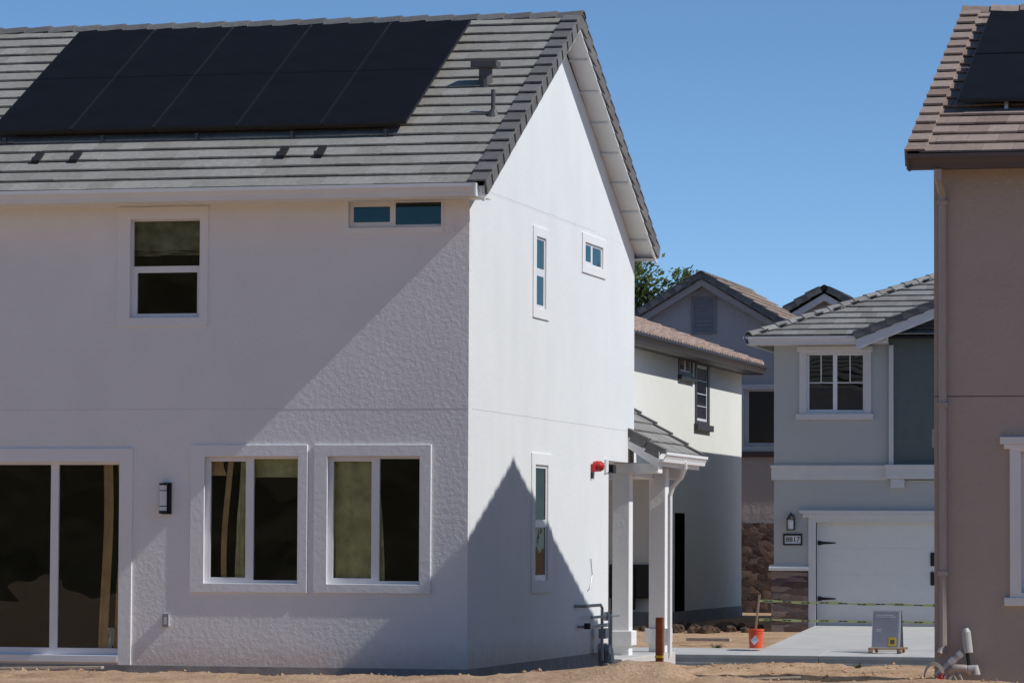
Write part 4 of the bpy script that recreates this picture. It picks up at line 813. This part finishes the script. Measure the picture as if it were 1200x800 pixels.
def weed(x, y, s, label, n=40):
    r_ = random.Random(int(x*100)); b = MB(); z = gh(x, y)
    for k in range(n):
        a = r_.uniform(0, 6.28); l = s*r_.uniform(.4, 1); d = Vector((math.cos(a), math.sin(a), 0)); q = Vector((x, y, z))+d*r_.uniform(0, s*.5); t = q+d*l*.5+Vector((0, 0, l)); sd = Vector((-d.y, d.x, 0))*.012
        b.face([q-sd, q+sd, t+sd*.3, t-sd*.3]); 
        if k % 2: b.face([t-sd*2.5, t+d*.05, t+sd*2.5, t-d*.05])
    tag(b.build('weed', 'leaf', None, merge=False), label, 'weed')
weed(-2.3, 28.4, .16, 'small green weed in the sand just left of the orange bucket'); weed(3.2, 9.9, .1, 'dry tuft at the near edge of the street', 20)

# separate pieces become parts of their own
def split_parts(names):
    for o in [o for o in C.objects if o.type == 'MESH' and o.name.split('.')[0] in names]:
        b = bmesh.new(); b.from_mesh(o.data); b.faces.ensure_lookup_table(); seen = set(); comps = []
        for f_ in b.faces:
            if f_ in seen: continue
            st = [f_]; seen.add(f_); cp_ = []
            while st:
                q = st.pop(); cp_.append(q)
                for v in q.verts:
                    for g_ in v.link_faces:
                        if g_ not in seen: seen.add(g_); st.append(g_)
            comps.append(cp_)
        if len(comps) < 2 or len(comps) > 40: b.free(); continue
        kids = list(o.children)
        for k, cp_ in enumerate(comps):
            nb = bmesh.new(); mp = {}
            for q in cp_:
                for v in q.verts:
                    if v not in mp: mp[v] = nb.verts.new(v.co)
                nb.faces.new([mp[v] for v in q.verts])
            me = bpy.data.meshes.new(o.name.split('.')[0]); nb.to_mesh(me); nb.free(); me.materials.append(o.data.materials[0])
            if k == 0: keep = me
            else:
                c = o.copy(); c.data = me; C.objects.link(c)
        o.data = keep; b.free()
split_parts({'lookout', 'regulator', 'band', 'gutter', 'tile_vent', 'strap', 'mounting_foot', 'rake_fascia', 'bargeboard', 'fascia', 'beam', 'mounting_rail', 'soffit', 'vent_hood_', 'cornice', 'belt_trim', 'runner', 'base_rail'})

# behind the white house glass: added sheets and strips that imitate window reflections
def sheet(x0, x1, z0, z1, y, mat, label, amp=.02, name='reflection_sheet', cat='painted reflection', slant=0):
    b = MB(); nx, nz = 24, 20; g = []
    for i in range(nx+1):
        col = []
        for j in range(nz+1):
            u, v_ = i/nx, j/nz; x = x0+(x1-x0)*u+slant*(1-v_)+.03*math.sin(v_*4+x0*3); col.append(b.v((x, y+amp*math.sin(u*9+v_*2)+amp*1.5*noise.noise(Vector((u*5, v_*4, x0))), z0+(z1-z0)*v_)))
        g.append(col)
    for i in range(nx):
        for j in range(nz): b.b.faces.new([g[i][j], g[i+1][j], g[i+1][j+1], g[i][j+1]])
    o = b.build(name, mat, None, smooth=True); md_ = o.modifiers.new('th', 'SOLIDIFY'); md_.thickness = .008
    tag(o, label, cat)
sheet(-1.72, -1.10, .9, 2.6, .15, 'olive', 'olive sheet imitating a reflection behind the right ground floor window of the white house')
sheet(-2.92, -2.72, .9, 2.6, .16, 'olive', 'narrow olive sheet imitating a reflection behind the middle of the left ground floor window')
sheet(-3.07, -3.0, .9, 2.6, .18, 'tan', 'narrow tan strip imitating a reflection behind the left pane of the left ground floor window', .0, 'board', 'board', slant=-.05)  # tan strip painted as a reflection, no real board
sheet(-2.74, -2.1, 2.28, 2.6, .16, 'olive', 'olive sheet imitating a reflection at the top of the right pane of the left window')
sheet(-3.28, -3.08, 2.3, 2.6, .17, 'tan', 'short tan strip imitating a reflection at the top left corner inside the left window', .0, 'board', 'board')
sheet(-4.66, -4.54, .1, 2.5, .14, 'tan', 'tan strip imitating a reflection inside the right half of the sliding door', .005, 'board', 'board')  # door strips likewise carry painted reflection tones
sheet(-4.47, -4.36, .1, 2.5, .14, 'tan', 'curled tan sheet imitating a reflection at the right edge inside the sliding door', .03, 'board', 'board')
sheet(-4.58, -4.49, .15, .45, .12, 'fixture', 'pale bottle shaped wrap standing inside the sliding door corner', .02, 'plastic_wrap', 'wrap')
sheet(-4.3, -3.35, 5.05, 5.45, .15, 'oliveb', 'olive sheet imitating a reflection across the top of the upper left window')
sheet(-4.3, -3.35, 4.99, 5.10, .2, 'oliveb', 'sagging olive fold imitating a reflection inside the upper left window', .05)
